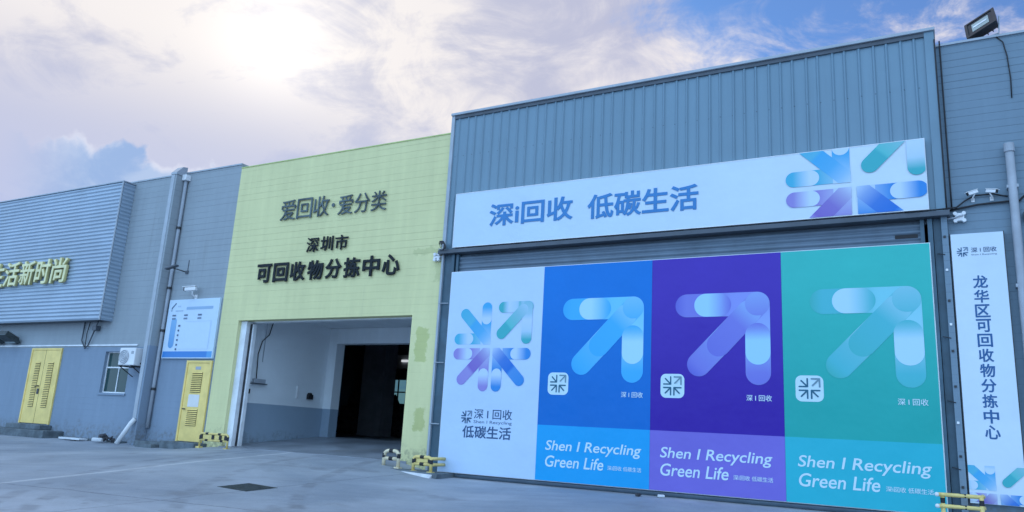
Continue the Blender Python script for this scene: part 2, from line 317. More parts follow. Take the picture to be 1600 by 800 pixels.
# ------------------------------------------------------------------ object helpers
ROOT = {}
def tag(o, label=None, cat=None, group=None, kind=None):
    if label: o['label'] = label
    if cat: o['category'] = cat
    if group: o['group'] = group
    if kind: o['kind'] = kind
    return o
def thing(name, loc, label, cat, group=None, rz=0.):
    o = bpy.data.objects.new(name, None); COL.objects.link(o); o.location = loc; o.rotation_euler.z = rz
    o.empty_display_size = .1
    ROOT[o.name] = Vector(loc)
    return tag(o, label, cat, group)
def origin(p):
    while p is not None and p.parent is not None: p = p.parent
    return ROOT.get(p.name, Vector((0, 0, 0))) if p is not None else Vector((0, 0, 0))
def link(name, me, parent=None, label=None, local=False):
    o = bpy.data.objects.new(name, me); COL.objects.link(o)
    if parent is not None:
        if not local:
            me.transform(Matrix.Translation(-origin(parent)))
        o.parent = parent
    if label: o['label'] = label
    return o
class MB:
    def __init__(s): s.v = []; s.f = []
    def add(s, vs, fs):
        n = len(s.v); s.v += [tuple(p) for p in vs]; s.f += [tuple(i+n for i in f) for f in fs]; return s
    def box(s, x0, x1, y0, y1, z0, z1):
        x0, x1 = min(x0, x1), max(x0, x1); y0, y1 = min(y0, y1), max(y0, y1); z0, z1 = min(z0, z1), max(z0, z1)
        vs = [(x, y, z) for z in (z0, z1) for y in (y0, y1) for x in (x0, x1)]
        return s.add(vs, [(0, 2, 3, 1), (4, 5, 7, 6), (0, 1, 5, 4), (2, 6, 7, 3), (0, 4, 6, 2), (1, 3, 7, 5)])
    def obox(s, c, size, rot):       # oriented box
        m = rot.to_4x4() if not isinstance(rot, Matrix) else rot.to_4x4()
        h = [q/2 for q in size]
        vs = [Vector(c) + m.to_3x3() @ Vector((a*h[0], b*h[1], d*h[2])) for d in (-1, 1) for b in (-1, 1) for a in (-1, 1)]
        return s.add(vs, [(0, 2, 3, 1), (4, 5, 7, 6), (0, 1, 5, 4), (2, 6, 7, 3), (0, 4, 6, 2), (1, 3, 7, 5)])
    def quad(s, *p): return s.add(p, [tuple(range(len(p)))])
    def tube(s, path, r, n=10, caps=True):
        path = [Vector(p) for p in path]; rings = []
        ref = None
        for i, p in enumerate(path):
            a = path[max(i-1, 0)]; b = path[min(i+1, len(path)-1)]
            tdir = (b-a).normalized()
            if ref is None: ref = Vector((0, 0, 1)) if abs(tdir.z) < .9 else Vector((1, 0, 0))
            u = (ref - tdir*ref.dot(tdir)).normalized(); w = tdir.cross(u); ref = u
            rr = r[i] if hasattr(r, '__len__') else r
            rings.append([p + (u*math.cos(k*2*math.pi/n) + w*math.sin(k*2*math.pi/n))*rr for k in range(n)])
        vs = [q for g in rings for q in g]; fs = []
        for i in range(len(path)-1):
            for k in range(n):
                fs.append((i*n+k, i*n+(k+1) % n, (i+1)*n+(k+1) % n, (i+1)*n+k))
        if caps: fs.append(tuple(reversed(range(n)))); fs.append(tuple((len(path)-1)*n+k for k in range(n)))
        return s.add(vs, fs)
    def prism(s, prof, a, b, axis):  # extrude a closed 2-D profile along an axis
        def P(u, v, w): return {'x': (w, u, v), 'y': (u, w, v), 'z': (u, v, w)}[axis]
        n = len(prof); vs = [P(u, v, a) for u, v in prof] + [P(u, v, b) for u, v in prof]
        fs = [(i, (i+1) % n, n+(i+1) % n, n+i) for i in range(n)] + [tuple(reversed(range(n))), tuple(range(n, 2*n))]
        return s.add(vs, fs)
    def ball(s, c, r, n=10, m=6):
        vs = []; fs = []
        for i in range(m+1):
            th = math.pi*i/m
            for k in range(n): vs.append((c[0]+r*math.sin(th)*math.cos(k*2*math.pi/n), c[1]+r*math.sin(th)*math.sin(k*2*math.pi/n), c[2]+r*math.cos(th)))
        for i in range(m):
            for k in range(n): fs.append((i*n+k, (i+1)*n+k, (i+1)*n+(k+1) % n, i*n+(k+1) % n))
        return s.add(vs, fs)
    def wall(s, x0, x1, z0, z1, holes, y0, y1, top=None):
        """wall in the xz plane between y0 (front) and y1 with rectangular holes (hx0,hx1,hz0,hz1)"""
        xs = sorted({x0, x1, *[h[0] for h in holes], *[h[1] for h in holes]}); zs = sorted({z0, z1, *[h[2] for h in holes], *[h[3] for h in holes]})
        xs = [q for q in xs if x0 <= q <= x1]; zs = [q for q in zs if z0 <= q <= z1]
        def solid(i, j):
            if not (0 <= i < len(xs)-1 and 0 <= j < len(zs)-1): return False
            cx, cz = (xs[i]+xs[i+1])/2, (zs[j]+zs[j+1])/2
            return not any(h[0] < cx < h[1] and h[2] < cz < h[3] for h in holes)
        for i in range(len(xs)-1):
            for j in range(len(zs)-1):
                if not solid(i, j): continue
                a, b, c, d = xs[i], xs[i+1], zs[j], zs[j+1]
                s.quad((a, y0, c), (b, y0, c), (b, y0, d), (a, y0, d)); s.quad((a, y1, c), (a, y1, d), (b, y1, d), (b, y1, c))
                if not solid(i-1, j): s.quad((a, y0, c), (a, y0, d), (a, y1, d), (a, y1, c))
                if not solid(i+1, j): s.quad((b, y0, c), (b, y1, c), (b, y1, d), (b, y0, d))
                if not solid(i, j-1): s.quad((a, y0, c), (a, y1, c), (b, y1, c), (b, y0, c))
                if not solid(i, j+1): s.quad((a, y0, d), (b, y0, d), (b, y1, d), (a, y1, d))
        return s
    def build(s, name, m, parent=None, label=None, bevel=0., smooth=False, local=False):
        me = bpy.data.meshes.new(name); me.from_pydata(s.v, [], s.f); me.materials.append(M[m] if isinstance(m, str) else m)
        bm = bmesh.new(); bm.from_mesh(me); bmesh.ops.remove_doubles(bm, verts=bm.verts, dist=1e-5)
        bmesh.ops.recalc_face_normals(bm, faces=bm.faces)
        bm.to_mesh(me); bm.free()
        if smooth: me.shade_smooth()
        o = link(name, me, parent, label, local)
        if bevel:
            b = o.modifiers.new('bevel', 'BEVEL'); b.width = bevel; b.segments = 2; b.limit_method = 'ANGLE'
        if smooth == 'auto':
            for e in o.data.edges: pass
        return o

def text_mesh(body, x0, x1, z0, z1, y, offset=0., extrude=0., shear=0., keep=False):
    """lettering fitted into the rectangle x0..x1, z0..z1 on the plane y (None for x1 keeps the aspect)"""
    c = bpy.data.curves.new('lettering', 'FONT'); c.body = body; c.shear = shear; c.resolution_u = 4
    c.bevel_depth = offset; c.bevel_resolution = 1 if offset else 0; c.extrude = .05 if (extrude or offset) else 0.
    c.fill_mode = 'BOTH' if (extrude or offset) else 'FRONT'
    o = bpy.data.objects.new('lettering', c); COL.objects.link(o)
    dg = bpy.context.evaluated_depsgraph_get(); dg.update()
    me = bpy.data.meshes.new_from_object(o.evaluated_get(dg))
    bpy.data.objects.remove(o); bpy.data.curves.remove(c)
    me.materials.clear()
    vs = me.vertices
    ax, bx = min(v.co.x for v in vs), max(v.co.x for v in vs); ay, by = min(v.co.y for v in vs), max(v.co.y for v in vs)
    sz = (z1-z0)/(by-ay); sx = (x1-x0)/(bx-ax) if x1 is not None else sz
    for v in vs:
        X, Y, Z = v.co
        v.co = (x0+(X-ax)*sx, y-Z/(.05+offset)*(extrude or .0015), z0+(Y-ay)*sz)
    return me
def text(name, body, rect, y, m, parent, **kw):
    me = text_mesh(body, *rect, y, **kw); me.name = name; me.materials.append(M[m])
    return link(name, me, parent)

# ------------------------------------------------------------------ printed art
class Art:
    """flat printed shapes with per-vertex ink, clipped to a rectangle, each layer a hair above the last"""
    def __init__(s, y, clip=None): s.y = y; s.clip = clip; s.polys = []; s.layer = 0
    def poly(s, pts, cols):
        P = [(*p, *c[:3]) for p, c in zip(pts, cols)]
        if s.clip:
            x0, x1, z0, z1 = s.clip
            for ax, lim, sg in ((0, x0, 1), (0, x1, -1), (1, z0, 1), (1, z1, -1)):
                out = []
                for i, a in enumerate(P):
                    b = P[(i+1) % len(P)]; da, db = sg*(a[ax]-lim), sg*(b[ax]-lim)
                    if da >= 0: out.append(a)
                    if (da >= 0) != (db >= 0):
                        f = da/(da-db); out.append(tuple(p+(q-p)*f for p, q in zip(a, b)))
                P = out
                if not P: return
        if len(P) > 2: s.polys.append((P, s.layer))
    def capsule(s, p0, p1, r, fc):
        """fc(t, v): ink at t along 0..1 (end to end, caps included), v across -1..1"""
        s.layer += 1
        p0, p1 = Vector(p0), Vector(p1); L = (p1-p0).length; d = (p1-p0).normalized() if L > 1e-6 else Vector((1, 0)); n = Vector((-d.y, d.x))
        S = [-r*math.cos(k*math.pi/2/8) for k in range(9)] + [L*k/14 for k in range(1, 14)] + [L+r*math.sin(k*math.pi/2/8) for k in range(9)]
        def half(q): return math.sqrt(max(0, r*r-q*q)) if q < 0 else (r if q <= L else math.sqrt(max(0, r*r-(q-L)**2)))
        V = [-1, -.5, 0, .5, 1]
        for a, b in zip(S[:-1], S[1:]):
            for v0, v1 in zip(V[:-1], V[1:]):
                pts = []; cols = []
                for q, v in ((a, v0), (b, v0), (b, v1), (a, v1)):
                    w = half(q)*v; pts.append(tuple(p0 + d*q + n*w)); cols.append(fc((q+r)/(L+2*r), w/r))
                s.poly(pts, cols)
    def rrect(s, x0, x1, z0, z1, r, col):
        s.layer += 1; pts = []
        for cx, cz, a0 in ((x1-r, z1-r, 0), (x0+r, z1-r, 90), (x0+r, z0+r, 180), (x1-r, z0+r, 270)):
            for k in range(7): a = R(a0+k*15); pts.append((cx+r*math.cos(a), cz+r*math.sin(a)))
        s.poly(pts, [col]*len(pts))
    def build(s, name, parent, label=None):
        v = []; f = []; c = []
        for P, l in s.polys:
            n = len(v); 
            for p in P: v.append((p[0], s.y-.0004*l, p[1])); c.append(p[2:5])
            f.append(tuple(range(n, n+len(P))))
        me = bpy.data.meshes.new(name); me.from_pydata(v, [], f); me.materials.append(M['printed'])
        at = me.color_attributes.new('Print', 'FLOAT_COLOR', 'POINT')
        for i, q in enumerate(c): at.data[i].color = (*q, 1)
        return link(name, me, parent, label)
def lerp(a, b, t): t = max(0., min(1., t)); return tuple(p+(q-p)*t for p, q in zip(a, b))
def ramp(*st):
    """piecewise ink ramp: (position, colour) pairs"""
    def fc(t, v):
        for (a, ca), (b, cb) in zip(st[:-1], st[1:]):
            if t <= b: return lerp(ca, cb, (t-a)/(b-a+1e-9))
        return st[-1][1]
    return fc

WHITE_P = (.55, .68, .80)
def burst(cx, cz, s, y, clip, paper=WHITE_P):
    """the emblem: three arrows pointing in and one pointing out, fading to the paper at the middle"""
    a = Art(y, clip); r = .115*s
    P = lambda x, z: (cx+x*s, cz+z*s)
    sky, cyan, purple, lilac, blue, deep, teal, mint = (.05, .38, .68), (.06, .42, .60), (.20, .13, .48), (.28, .24, .58), (.03, .24, .62), (.008, .15, .56), (.05, .41, .44), (.10, .50, .50)
    full = clip
    def quad(sx, sz, side, top, diag, diag2):
        g = .035*s                       # the white cross between the four quarters
        q = (cx+g, 1e3) if sx > 0 else (-1e3, cx-g); w = (cz+g, 1e3) if sz > 0 else (-1e3, cz-g)
        a.clip = (max(q[0], full[0]), min(q[1], full[1]), max(w[0], full[2]), min(w[1], full[3]))
        core = lambda c: ramp((0, c), (.30, c), (.62, lerp(c, paper, .45)), (.92, paper), (1, paper))
        pill = lambda c: ramp((0, c), (.22, c), (.72, paper), (1, paper))
        a.capsule(P(sx*.60, sz*.155), P(sx*.06, sz*.155), r, core(side)); a.capsule(P(sx*.155, sz*.60), P(sx*.155, sz*.06), r, core(top))
        a.capsule(P(sx*.80, sz*.155), P(sx*.57, sz*.155), r*1.01, pill(side)); a.capsule(P(sx*.155, sz*.80), P(sx*.155, sz*.57), r*1.01, pill(top))
        a.capsule(P(sx*.68, sz*.68), P(sx*.06, sz*.06), r, ramp((0, diag2), (.34, lerp(diag2, paper, .08)), (.35, diag), (.62, lerp(diag, paper, .08)), (.80, lerp(diag, paper, .45)), (.93, lerp(diag, paper, .9)), (1, paper)))
        a.clip = full
    quad(-1, 1, cyan, sky, sky, cyan); quad(-1, -1, lilac, lilac, purple, lilac); quad(1, -1, blue, blue, deep, blue)
    a.capsule(P(.24, .80), P(.82, .80), r, ramp((0, teal), (.12, teal), (.3, paper), (.55, lerp(teal, paper, .75)), (.62, teal), (.66, lerp(teal, paper, .6)), (1, lerp(teal, paper, .3))))
    a.capsule(P(.80, .16), P(.80, .80), r, ramp((0, teal), (.1, teal), (.3, lerp(teal, paper, .85)), (.55, paper), (.7, lerp(teal, paper, .6)), (1, lerp(teal, paper, .4))))
    a.capsule(P(.22, .26), P(.70, .74), r, ramp((0, teal), (.36, teal), (.38, mint), (.7, lerp(teal, paper, .35)), (1, lerp(teal, paper, .7))))
    return a
def burst_flat(cx, cz, s, y, col, paper, th=.055):
    """the same emblem as a small one-ink badge"""
    a = Art(y); r = th*s; P = lambda x, z: (cx+x*s, cz+z*s)
    f = lambda t, v: col
    for sx, sz in ((-1, 1), (-1, -1), (1, -1)):
        a.capsule(P(sx*.72, sz*.14), P(sx*.14, sz*.14), r, f); a.capsule(P(sx*.14, sz*.72), P(sx*.14, sz*.14), r, f); a.capsule(P(sx*.58, sz*.58), P(sx*.2, sz*.2), r, f)
    g = lambda t, v: lerp(col, paper, .25)
    a.capsule(P(.16, .72), P(.72, .72), r, g); a.capsule(P(.72, .14), P(.72, .72), r, g); a.capsule(P(.22, .22), P(.66, .66), r, g)
    return a
def big_arrow(x0, y, body, light, white, fade):
    """poster arrow, lower left to upper right, built of three overlapping pills"""
    a = Art(y); r = .215; zt = 3.165; xr = x0+1.70-r; xl = x0+r
    mid = lerp(body, white, .45)
    a.capsule((xl, zt), (xr, zt), r, ramp((0, fade), (.12, body), (.40, body), (.62, light), (1, light)))
    a.capsule((xr, zt), (xr, 1.95), r, ramp((0, light), (.40, lerp(light, white, .3)), (.72, lerp(body, white, .25)), (.86, body), (1, lerp(body, fade, .3))))
    a.capsule((x0+.44, 2.085), (xr, zt), r, ramp((0, fade), (.10, body), (.30, lerp(body, white, .12)), (.42, lerp(body, white, .42)), (.6, body), (.8, lerp(body, white, .12)), (1, light)))
    a.capsule((x0+.44+.36, 2.085+.355), (xr-.14, zt-.14), r*.992, ramp((0, lerp(body, fade, .45)), (.3, lerp(body, fade, .2)), (.6, body), (.85, mid), (1, light)))
    a.capsule((x0+.355+r, zt), (x0+1.03-r, zt), r*.995, ramp((0, white), (.38, white), (.62, lerp(body, white, .6)), (.85, lerp(body, white, .15)), (1, lerp(body, fade, .35))))
    a.capsule((xr, 2.80-r*.9), (xr, 2.085+r), r*.995, ramp((0, lerp(body, fade, .2)), (.16, lerp(body, white, .25)), (.42, white), (1, white)))
    a.capsule((xr, zt), (xr+.002, zt), r*.99, lambda t, v: lerp(body, white, .10+.30*max(0., min(1., .5+v*.5))))
    return a

# ------------------------------------------------------------------ the setting: ground and floor
def zg(x, y):
    def sm(a, b, q): q = max(0, min(1, (q-a)/(b-a))); return q*q*(3-2*q)
    w = .75+.9*max(0, min(-y, 5.))
    b = -.15 + .12*sm(-16.65-w*.7, -16.65+w*.7, x) - .235*sm(-9.95-w, -9.95+w, x)
    yy = max(min(y, 0.), -16.)
    far = math.hypot(x+8, y+5)
    if far > 40: b = b + (-.15-b)*sm(40, 60, far)
    return b + .055*yy - (.05 if y > .3 else 0.)
def make_ground():
    xs = [-900, -400, -160, -80, -50, -40, -34, -30, -28] + [-27+.5*i for i in range(72)] + [10, 14, 20, 30, 50, 90, 200, 500, 900]
    ys = [-900, -400, -150, -70, -40, -28, -22, -18] + [-16+.5*i for i in range(32)] + [0, .2, .4, 1, 4, 10, 30, 60, 120, 300, 900]
    vs = [(x, y, zg(x, y)) for y in ys for x in xs]; n = len(xs)
    fs = [(j*n+i, j*n+i+1, (j+1)*n+i+1, (j+1)*n+i) for j in range(len(ys)-1) for i in range(n-1)]
    o = MB().add(vs, fs).build('ground', 'ground', smooth=True); tag(o, kind='structure')
make_ground()
fl = MB().prism([(-.02, -.12), (-.02, -.022), (3.6, .30), (21.9, .30), (21.9, -.12)], -16.16, -10.3, 'x')
fl.box(-30, -16.17, 3.9, 21.9, -.12, .298)
tag(fl.build('floor', 'floor'), kind='structure')
p0, p1 = Vector((-13.05, .62)), Vector((-11.1, 2.95))
n = Vector((-(p1-p0).y, (p1-p0).x)).normalized()*.035
mk = MB(); prev = None
for i in range(13):
    q = p0.lerp(p1, i/12) + n*math.sin(i*.55)*1.2; z = -.022 + (q.y+.02)/3.62*.322 + .005
    w = n*(.8+.3*math.sin(i*2.1))
    cur = ((q+w).x, (q+w).y, z), ((q-w).x, (q-w).y, z)
    if prev: mk.quad(prev[0], prev[1], cur[1], cur[0])
    prev = cur
tag(mk.build('floor_line', 'line_yellow'), kind='structure')

# ------------------------------------------------------------------ grey warehouse on the left
WX = -16.75
gw = thing('grey_warehouse', (-30, 0, -.15), 'long grey painted warehouse with yellow louvred doors, left of the lime green wall', 'building')
MB().wall(-62, WX, -.6, 7.55, [(-21.42, -20.25, 1.19, 2.37)], 0, .22).build('wall', 'grey_wall', gw)
MB().box(-62, -61.8, .22, 21.9, -.6, 7.4).build('side_wall', 'grey_wall', gw)
MB().wall(-62, 12, -.6, 7.3, [(-28.4, -24.4, 2.02, 3.36)], 21.9, 22.1).build('rear_wall', 'grey_wall', gw)
MB().box(-62, WX, .2, 21.9, 7.15, 7.3).build('roof', 'roof', gw)
MB().box(-62, WX, -.025, .26, 7.55, 7.59).build('coping', 'trim', gw)
MB().box(-62, -20.0, -.03, 0, 2.535, 2.575).build('ledge', 'white_paint', gw)
# pilaster with a pitched cap
MB().prism([(-19.24, 0), (-19.24, -.34), (-19.03, -.34), (-19.03, 0)], -.5, 7.44, 'z').build('pilaster', 'grey_wall', gw, bevel=.012)
MB().prism([(-.36, 7.44), (-.36, 7.50), (-.18, 7.70), (-.03, 7.73), (-.03, 7.44)], -19.265, -19.005, 'x').build('pilaster_cap', 'trim', gw)
MB().box(-19.243, -19.10, -.352, -.338, .45, 7.43).build('pilaster_bright_face', 'trim', gw)  # added pale strip that paints the front face brighter than the side
dp = MB().tube([(-18.95, -.07, z) for z in (7.35, 6, 4, 2, .3)], .05).build('drainpipe', 'grey_plastic', gw, smooth=True)
MB().box(-19.02, -18.84, -.17, .0, 7.30, 7.47).build('hopper', 'white_plastic', dp, bevel=.01)
for z in (5.85, 4.1, 2.9, 1.3): MB().tube([(-18.95, -.07, z), (-18.95, -.07, z+.07)], .066).build('collar', 'black_metal', dp)
# window
wf = MB()
for a in ((-21.42, -21.39, 1.19, 2.37), (-20.28, -20.25, 1.19, 2.37), (-21.39, -20.28, 2.34, 2.37), (-21.39, -20.28, 1.19, 1.225), (-21.39, -20.28, 1.90, 1.94), (-20.84, -20.81, 1.225, 1.90)):
    wf.box(a[0], a[1], .09, .14, a[2], a[3])
win = MB().box(-21.38, -20.29, .112, .118, 1.21, 2.35).build('window', 'glass', gw)
wf.build('frame', 'white_paint', win, bevel=.004)
MB().box(-21.46, -20.21, -.035, .02, 1.13, 1.185).build('sill', 'grey_wall', win)

def louvre(mb_slot, mb_blade, x0, x1, z0, z1, n, y):
    mb_slot.quad((x0, y, z0), (x1, y, z0), (x1, y, z1), (x0, y, z1))
    st = (z1-z0)/n
    for i in range(n):
        z = z0+i*st
        mb_blade.quad((x0, y-.003, z+st*.95), (x1, y-.003, z+st*.95), (x1, y-.022, z+st*.35), (x0, y-.022, z+st*.35))
def door_panel(name, x0, x1, z0, z1, parent, label):
    fr = MB().wall(x0-.06, x1+.06, z0, z1+.06, [(x0, x1, z0-1, z1)], -.05, -.002)
    leaf = MB().box(x0+.004, x1-.004, -.035, -.003, z0+.01, z1-.004).build(name, 'yellow_door', parent, label, bevel=.004)
    fr.build('frame', 'yellow_door', leaf)
    return leaf
# far double door
d1 = door_panel('door', -25.06, -23.60, .19, 2.42, gw, 'yellow double door with louvres under the corrugated sign box')
for a, b in ((-24.80, -24.53), (-24.13, -23.83)):
    s_, b_ = MB(), MB(); louvre(s_, b_, a, b, .68, 2.05, 26, -.0365); s_.build('louvre_gap', 'slot', d1); b_.build('louvre', 'yellow_door', d1)
MB().box(-24.345, -24.335, -.038, -.034, .2, 2.41).build('leaf_seam', 'slot', d1)
MB().tube([(-24.40, -.036, 1.32), (-24.40, -.09, 1.32), (-24.52, -.09, 1.30)], .017).build('handle', 'black_metal', d1, smooth=True)
MB().box(-24.46, -24.36, -.05, -.034, 1.08, 1.24).build('lock', 'black_metal', d1)
# near single door
d2 = door_panel('door', -17.72, -16.86, .02, 2.06, gw, 'yellow single door with a paper notice, next to the lime green wall')
for a, b, n_ in ((1.28, 1.82, 11), (.42, .86, 9)):
    s_, b_ = MB(), MB(); louvre(s_, b_, -17.50, -17.10, a, b, n_, -.0365); s_.build('louvre_gap', 'slot', d2); b_.build('louvre', 'yellow_door', d2)
MB().box(-17.52, -17.10, -.041, -.036, .91, 1.23).build('notice', 'paper', d2)
MB().box(-17.40, -17.20, -.041, -.036, 1.88, 1.96).build('number_plate', 'grey_plastic', d2)
MB().tube([(-17.64, -.036, .85), (-17.64, -.085, .85), (-17.54, -.085, .85)], .015).build('handle', 'black_metal', d2, smooth=True)

# steps and kerbs
st = MB().box(-30.6, -22.75, -.62, -.002, -.4, .03).box(-25.2, -23.4, -.36, -.002, .03, .17).build('door_step', 'concrete_dark', bevel=.015)
tag(st, 'dark concrete step below the yellow double door', 'step')
k = MB().box(-19.02, -17.9, -.36, -.004, -.3, -.035).box(-17.9, -16.6, -.42, -.004, -.3, .012).box(-18.6, -17.95, -.62, -.35, -.3, -.09).build('kerb', 'concrete_dark', bevel=.012)
tag(k, 'low dark damp kerb below the yellow single door', 'kerb')
k = MB().box(-22.7, -19.8, -.2, -.004, -.3, -.10).build('kerb', 'concrete_dark', bevel=.012)
tag(k, 'thin dark kerb under the small window and air conditioner', 'kerb')

# ------------------------------------------------------------------ corrugated sign box on the left
sb = thing('sign_box', (-26, -.4, 3.25), 'silver corrugated sheet sign box projecting from the grey wall with gold letters', 'sign box')
def corrug_front(x0, x1, z0, z1, y, amp, pitch):
    m = MB(); n_ = int((z1-z0)/pitch*6); vs = []; fs = []
    for i in range(n_+1):
        z = z0+(z1-z0)*i/n_; q = y-amp*(.5-.5*math.cos(2*math.pi*(z-z0)/pitch)); vs += [(x0, q, z), (x1, q, z)]
    for i in range(n_): fs.append((2*i, 2*i+1, 2*i+3, 2*i+2))
    return m.add(vs, fs)
corrug_front(-62, -21.40, 3.25, 7.46, -.38, .036, .117).build('front_sheet', 'silver', sb, smooth=True)
m_ = MB(); n_ = 36*6; vs = []; fs = []
for i in range(n_+1):
    z = 3.25+4.21*i/n_; q = -21.385+.032*(.5-.5*math.cos(2*math.pi*(z-3.25)/.117)); vs += [(q, -.38, z), (q, -.004, z)]
for i in range(n_): fs.append((2*i, 2*i+1, 2*i+3, 2*i+2))
m_.add(vs, fs).build('side_sheet', 'silver', sb, smooth=True)
MB().box(-62, -21.42, -.36, -.004, 3.255, 3.30).build('underside', 'dark_trim', sb)
MB().box(-62, -21.42, -.36, -.004, 7.40, 7.455).build('lid', 'trim', sb)
MB().tube([(-21.385, -.40, 3.25), (-21.385, -.40, 7.49)], .026, 6).build('corner_trim', 'trim', sb)
MB().box(-62, -21.36, -.425, -.34, 7.46, 7.49).box(-21.42, -21.345, -.34, -.004, 7.46, 7.49).build('top_trim', 'trim', sb)
for i, ch in enumerate('生活新时尚'):
    x0 = -24.10-.86*(4-i)
    me = text_mesh(ch, x0, x0+.80, 4.42, 5.22, -.47, offset=.022, extrude=.05, shear=.05)
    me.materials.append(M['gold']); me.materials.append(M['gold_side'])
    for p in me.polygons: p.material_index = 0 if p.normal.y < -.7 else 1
    me.name = 'letter'; link('letter', me, sb)

# two floodlights under the sign box
def flood(name, loc, rz, tilt, w, h, d, label, group=None, stem=.12, lensm='lens', roll=0.):
    t_ = thing(name, loc, label, 'floodlight', group)
    rot = Matrix.Rotation(rz, 3, 'Z') @ Matrix.Rotation(tilt, 3, 'X') @ Matrix.Rotation(roll, 3, 'Y')
    c = Vector((0, 0, stem+h*.5))
    def pt(v): return c + rot @ Vector(v)
    hb = MB(); f_ = [pt((a*w/2, -d/2, b*h/2)) for a, b in ((-1, -1), (1, -1), (1, 1), (-1, 1))]; r_ = [pt((a*w*.40, d/2, b*h*.40)) for a, b in ((-1, -1), (1, -1), (1, 1), (-1, 1))]
    hb.add(f_+r_, [(0, 1, 2, 3), (7, 6, 5, 4), (0, 4, 5, 1), (1, 5, 6, 2), (2, 6, 7, 3), (3, 7, 4, 0)])
    for k_ in range(5): hb.obox(pt(((k_-2)*w*.17, d*.62, 0)), (w*.03, d*.35, h*.7), rot)
    hb.build('housing', 'black_metal', t_, bevel=.006, local=True)
    fm = MB()
    for a in ((0, h*.46, w, h*.09), (0, -h*.46, w, h*.09)): fm.obox(pt((a[0], -d*.53, a[1])), (a[2], d*.12, a[3]), rot)
    for a in ((-w*.46, w*.09), (w*.46, w*.09)): fm.obox(pt((a[0], -d*.53, 0)), (a[1], d*.12, h*.84), rot)
    fm.build('bezel', 'black_metal', t_, local=True)
    ln = MB().obox(pt((0, -d*.51, 0)), (w*.56, .006, h*.52), rot).build('lens', lensm, t_, local=True)
    MB().obox(pt((0, -d*.51-.006, 0)), (w*.45, .010, h*.09), rot).build('tube', 'white_paint', ln, local=True)
    br_ = MB(); e1, e2 = pt((-w*.54, 0, 0)), pt((w*.54, 0, 0)); b1, b2 = Vector((e1.x*.9, e1.y*.9, .012)), Vector((e2.x*.9, e2.y*.9, .012))
    br_.tube([e1, b1, b2, e2], .014, 6); br_.box(-.07, .07, -.07, .07, 0, .012)
    br_.build('bracket', 'trim', t_, local=True)
    return t_
for i, x in enumerate((-27.0, -26.1)):
    t_ = thing('floodlight', (x, -.02, 2.62), ['silver and green floodlight under the sign box, cut by the left edge', 'silver and green floodlight under the sign box, nearer the yellow double door'][i], 'floodlight', 'floodlights under the sign box')
    MB().prism([(-.56, .22), (-.50, .36), (-.12, .17), (-.04, .03), (-.16, 0)], x-.32, x+.26, 'x').build('housing', 'iron', t_, bevel=.01, local=False).location = (0, 0, 0)
    o = t_.children[0]
    for v in o.data.vertices: v.co.z += 2.62; v.co.y += 0
    MB().add([(x-.30, -.56-.0, 2.62+.25), (x+.24, -.56, 2.62+.25), (x+.24, -.17, 2.62+.022), (x-.30, -.17, 2.62+.022)], [(0, 1, 2, 3)]).build('lens', 'lens', t_).location = (0, -.012, -.012)
    MB().add([(x-.33, -.515, 2.99), (x+.27, -.515, 2.99), (x+.27, -.10, 2.80), (x-.33, -.10, 2.80)], [(0, 1, 2, 3)]).build('hood', 'white_paint', t_).location = (0, 0, .004)
    MB().box(x-.05, x+.05, -.14, .018, 2.63, 2.70).build('bracket', 'black_metal', t_)
# bent struts and cable below the box
sp = thing('strut', (-22.5, 0, 2.45), 'bent dark pipe strut and cable under the right end of the sign box', 'strut')
MB().tube([(-22.6, -.05, 3.25), (-22.62, -.05, 2.7), (-22.38, -.06, 2.46), (-22.25, -.06, 2.55), (-21.95, -.10, 3.1), (-21.85, -.12, 3.25)], .02, 8).build('pipe', 'dark_trim', sp, smooth=True)
MB().tube([(-22.35, -.05, 3.25), (-22.42, -.05, 2.9), (-22.40, -.05, 2.5)], .012, 6).build('cable', 'black', sp, smooth=True)
MB().box(-22.05, -21.86, -.16, -.004, 2.98, 3.12).build('connector', 'dark_trim', sp, bevel=.01)

# air conditioner
ac = thing('air_conditioner', (-19.63, -.3, 1.9), 'white outdoor air conditioner unit on a bracket beside the small window', 'air conditioner')
bd = MB().box(-20.10, -19.42, -.46, -.16, 1.94, 2.42).build('casing', 'white_plastic', ac, bevel=.02)
MB().tube([(-19.87, -.462, 2.17), (-19.87, -.476, 2.17)], .195, 24).build('grille', 'grey_plastic', ac)
for r_ in (.19, .14, .09, .045):
    MB().tube([(-19.87+r_*math.cos(a*.2618), -.482, 2.17+r_*math.sin(a*.2618)) for a in range(25)], .006, 5, False).build('guard_ring', 'white_plastic', bd)
MB().box(-19.58, -19.48, -.466, -.459, 2.25, 2.33).build('badge', 'grey_plastic', ac)
bk = MB()
for x in (-20.02, -19.50):
    bk.box(x-.018, x+.018, -.48, -.004, 1.90, 1.935); bk.tube([(x, -.44, 1.91), (x, -.01, 1.66)], .014, 6)
bk.build('bracket', 'black_metal', ac)
MB().tube([(-19.42, -.25, 2.02), (-19.34, -.22, 1.92), (-19.31, -.1, 2.1), (-19.28, -.02, 2.3)], .022, 8).build('hose', 'black', ac, smooth=True)

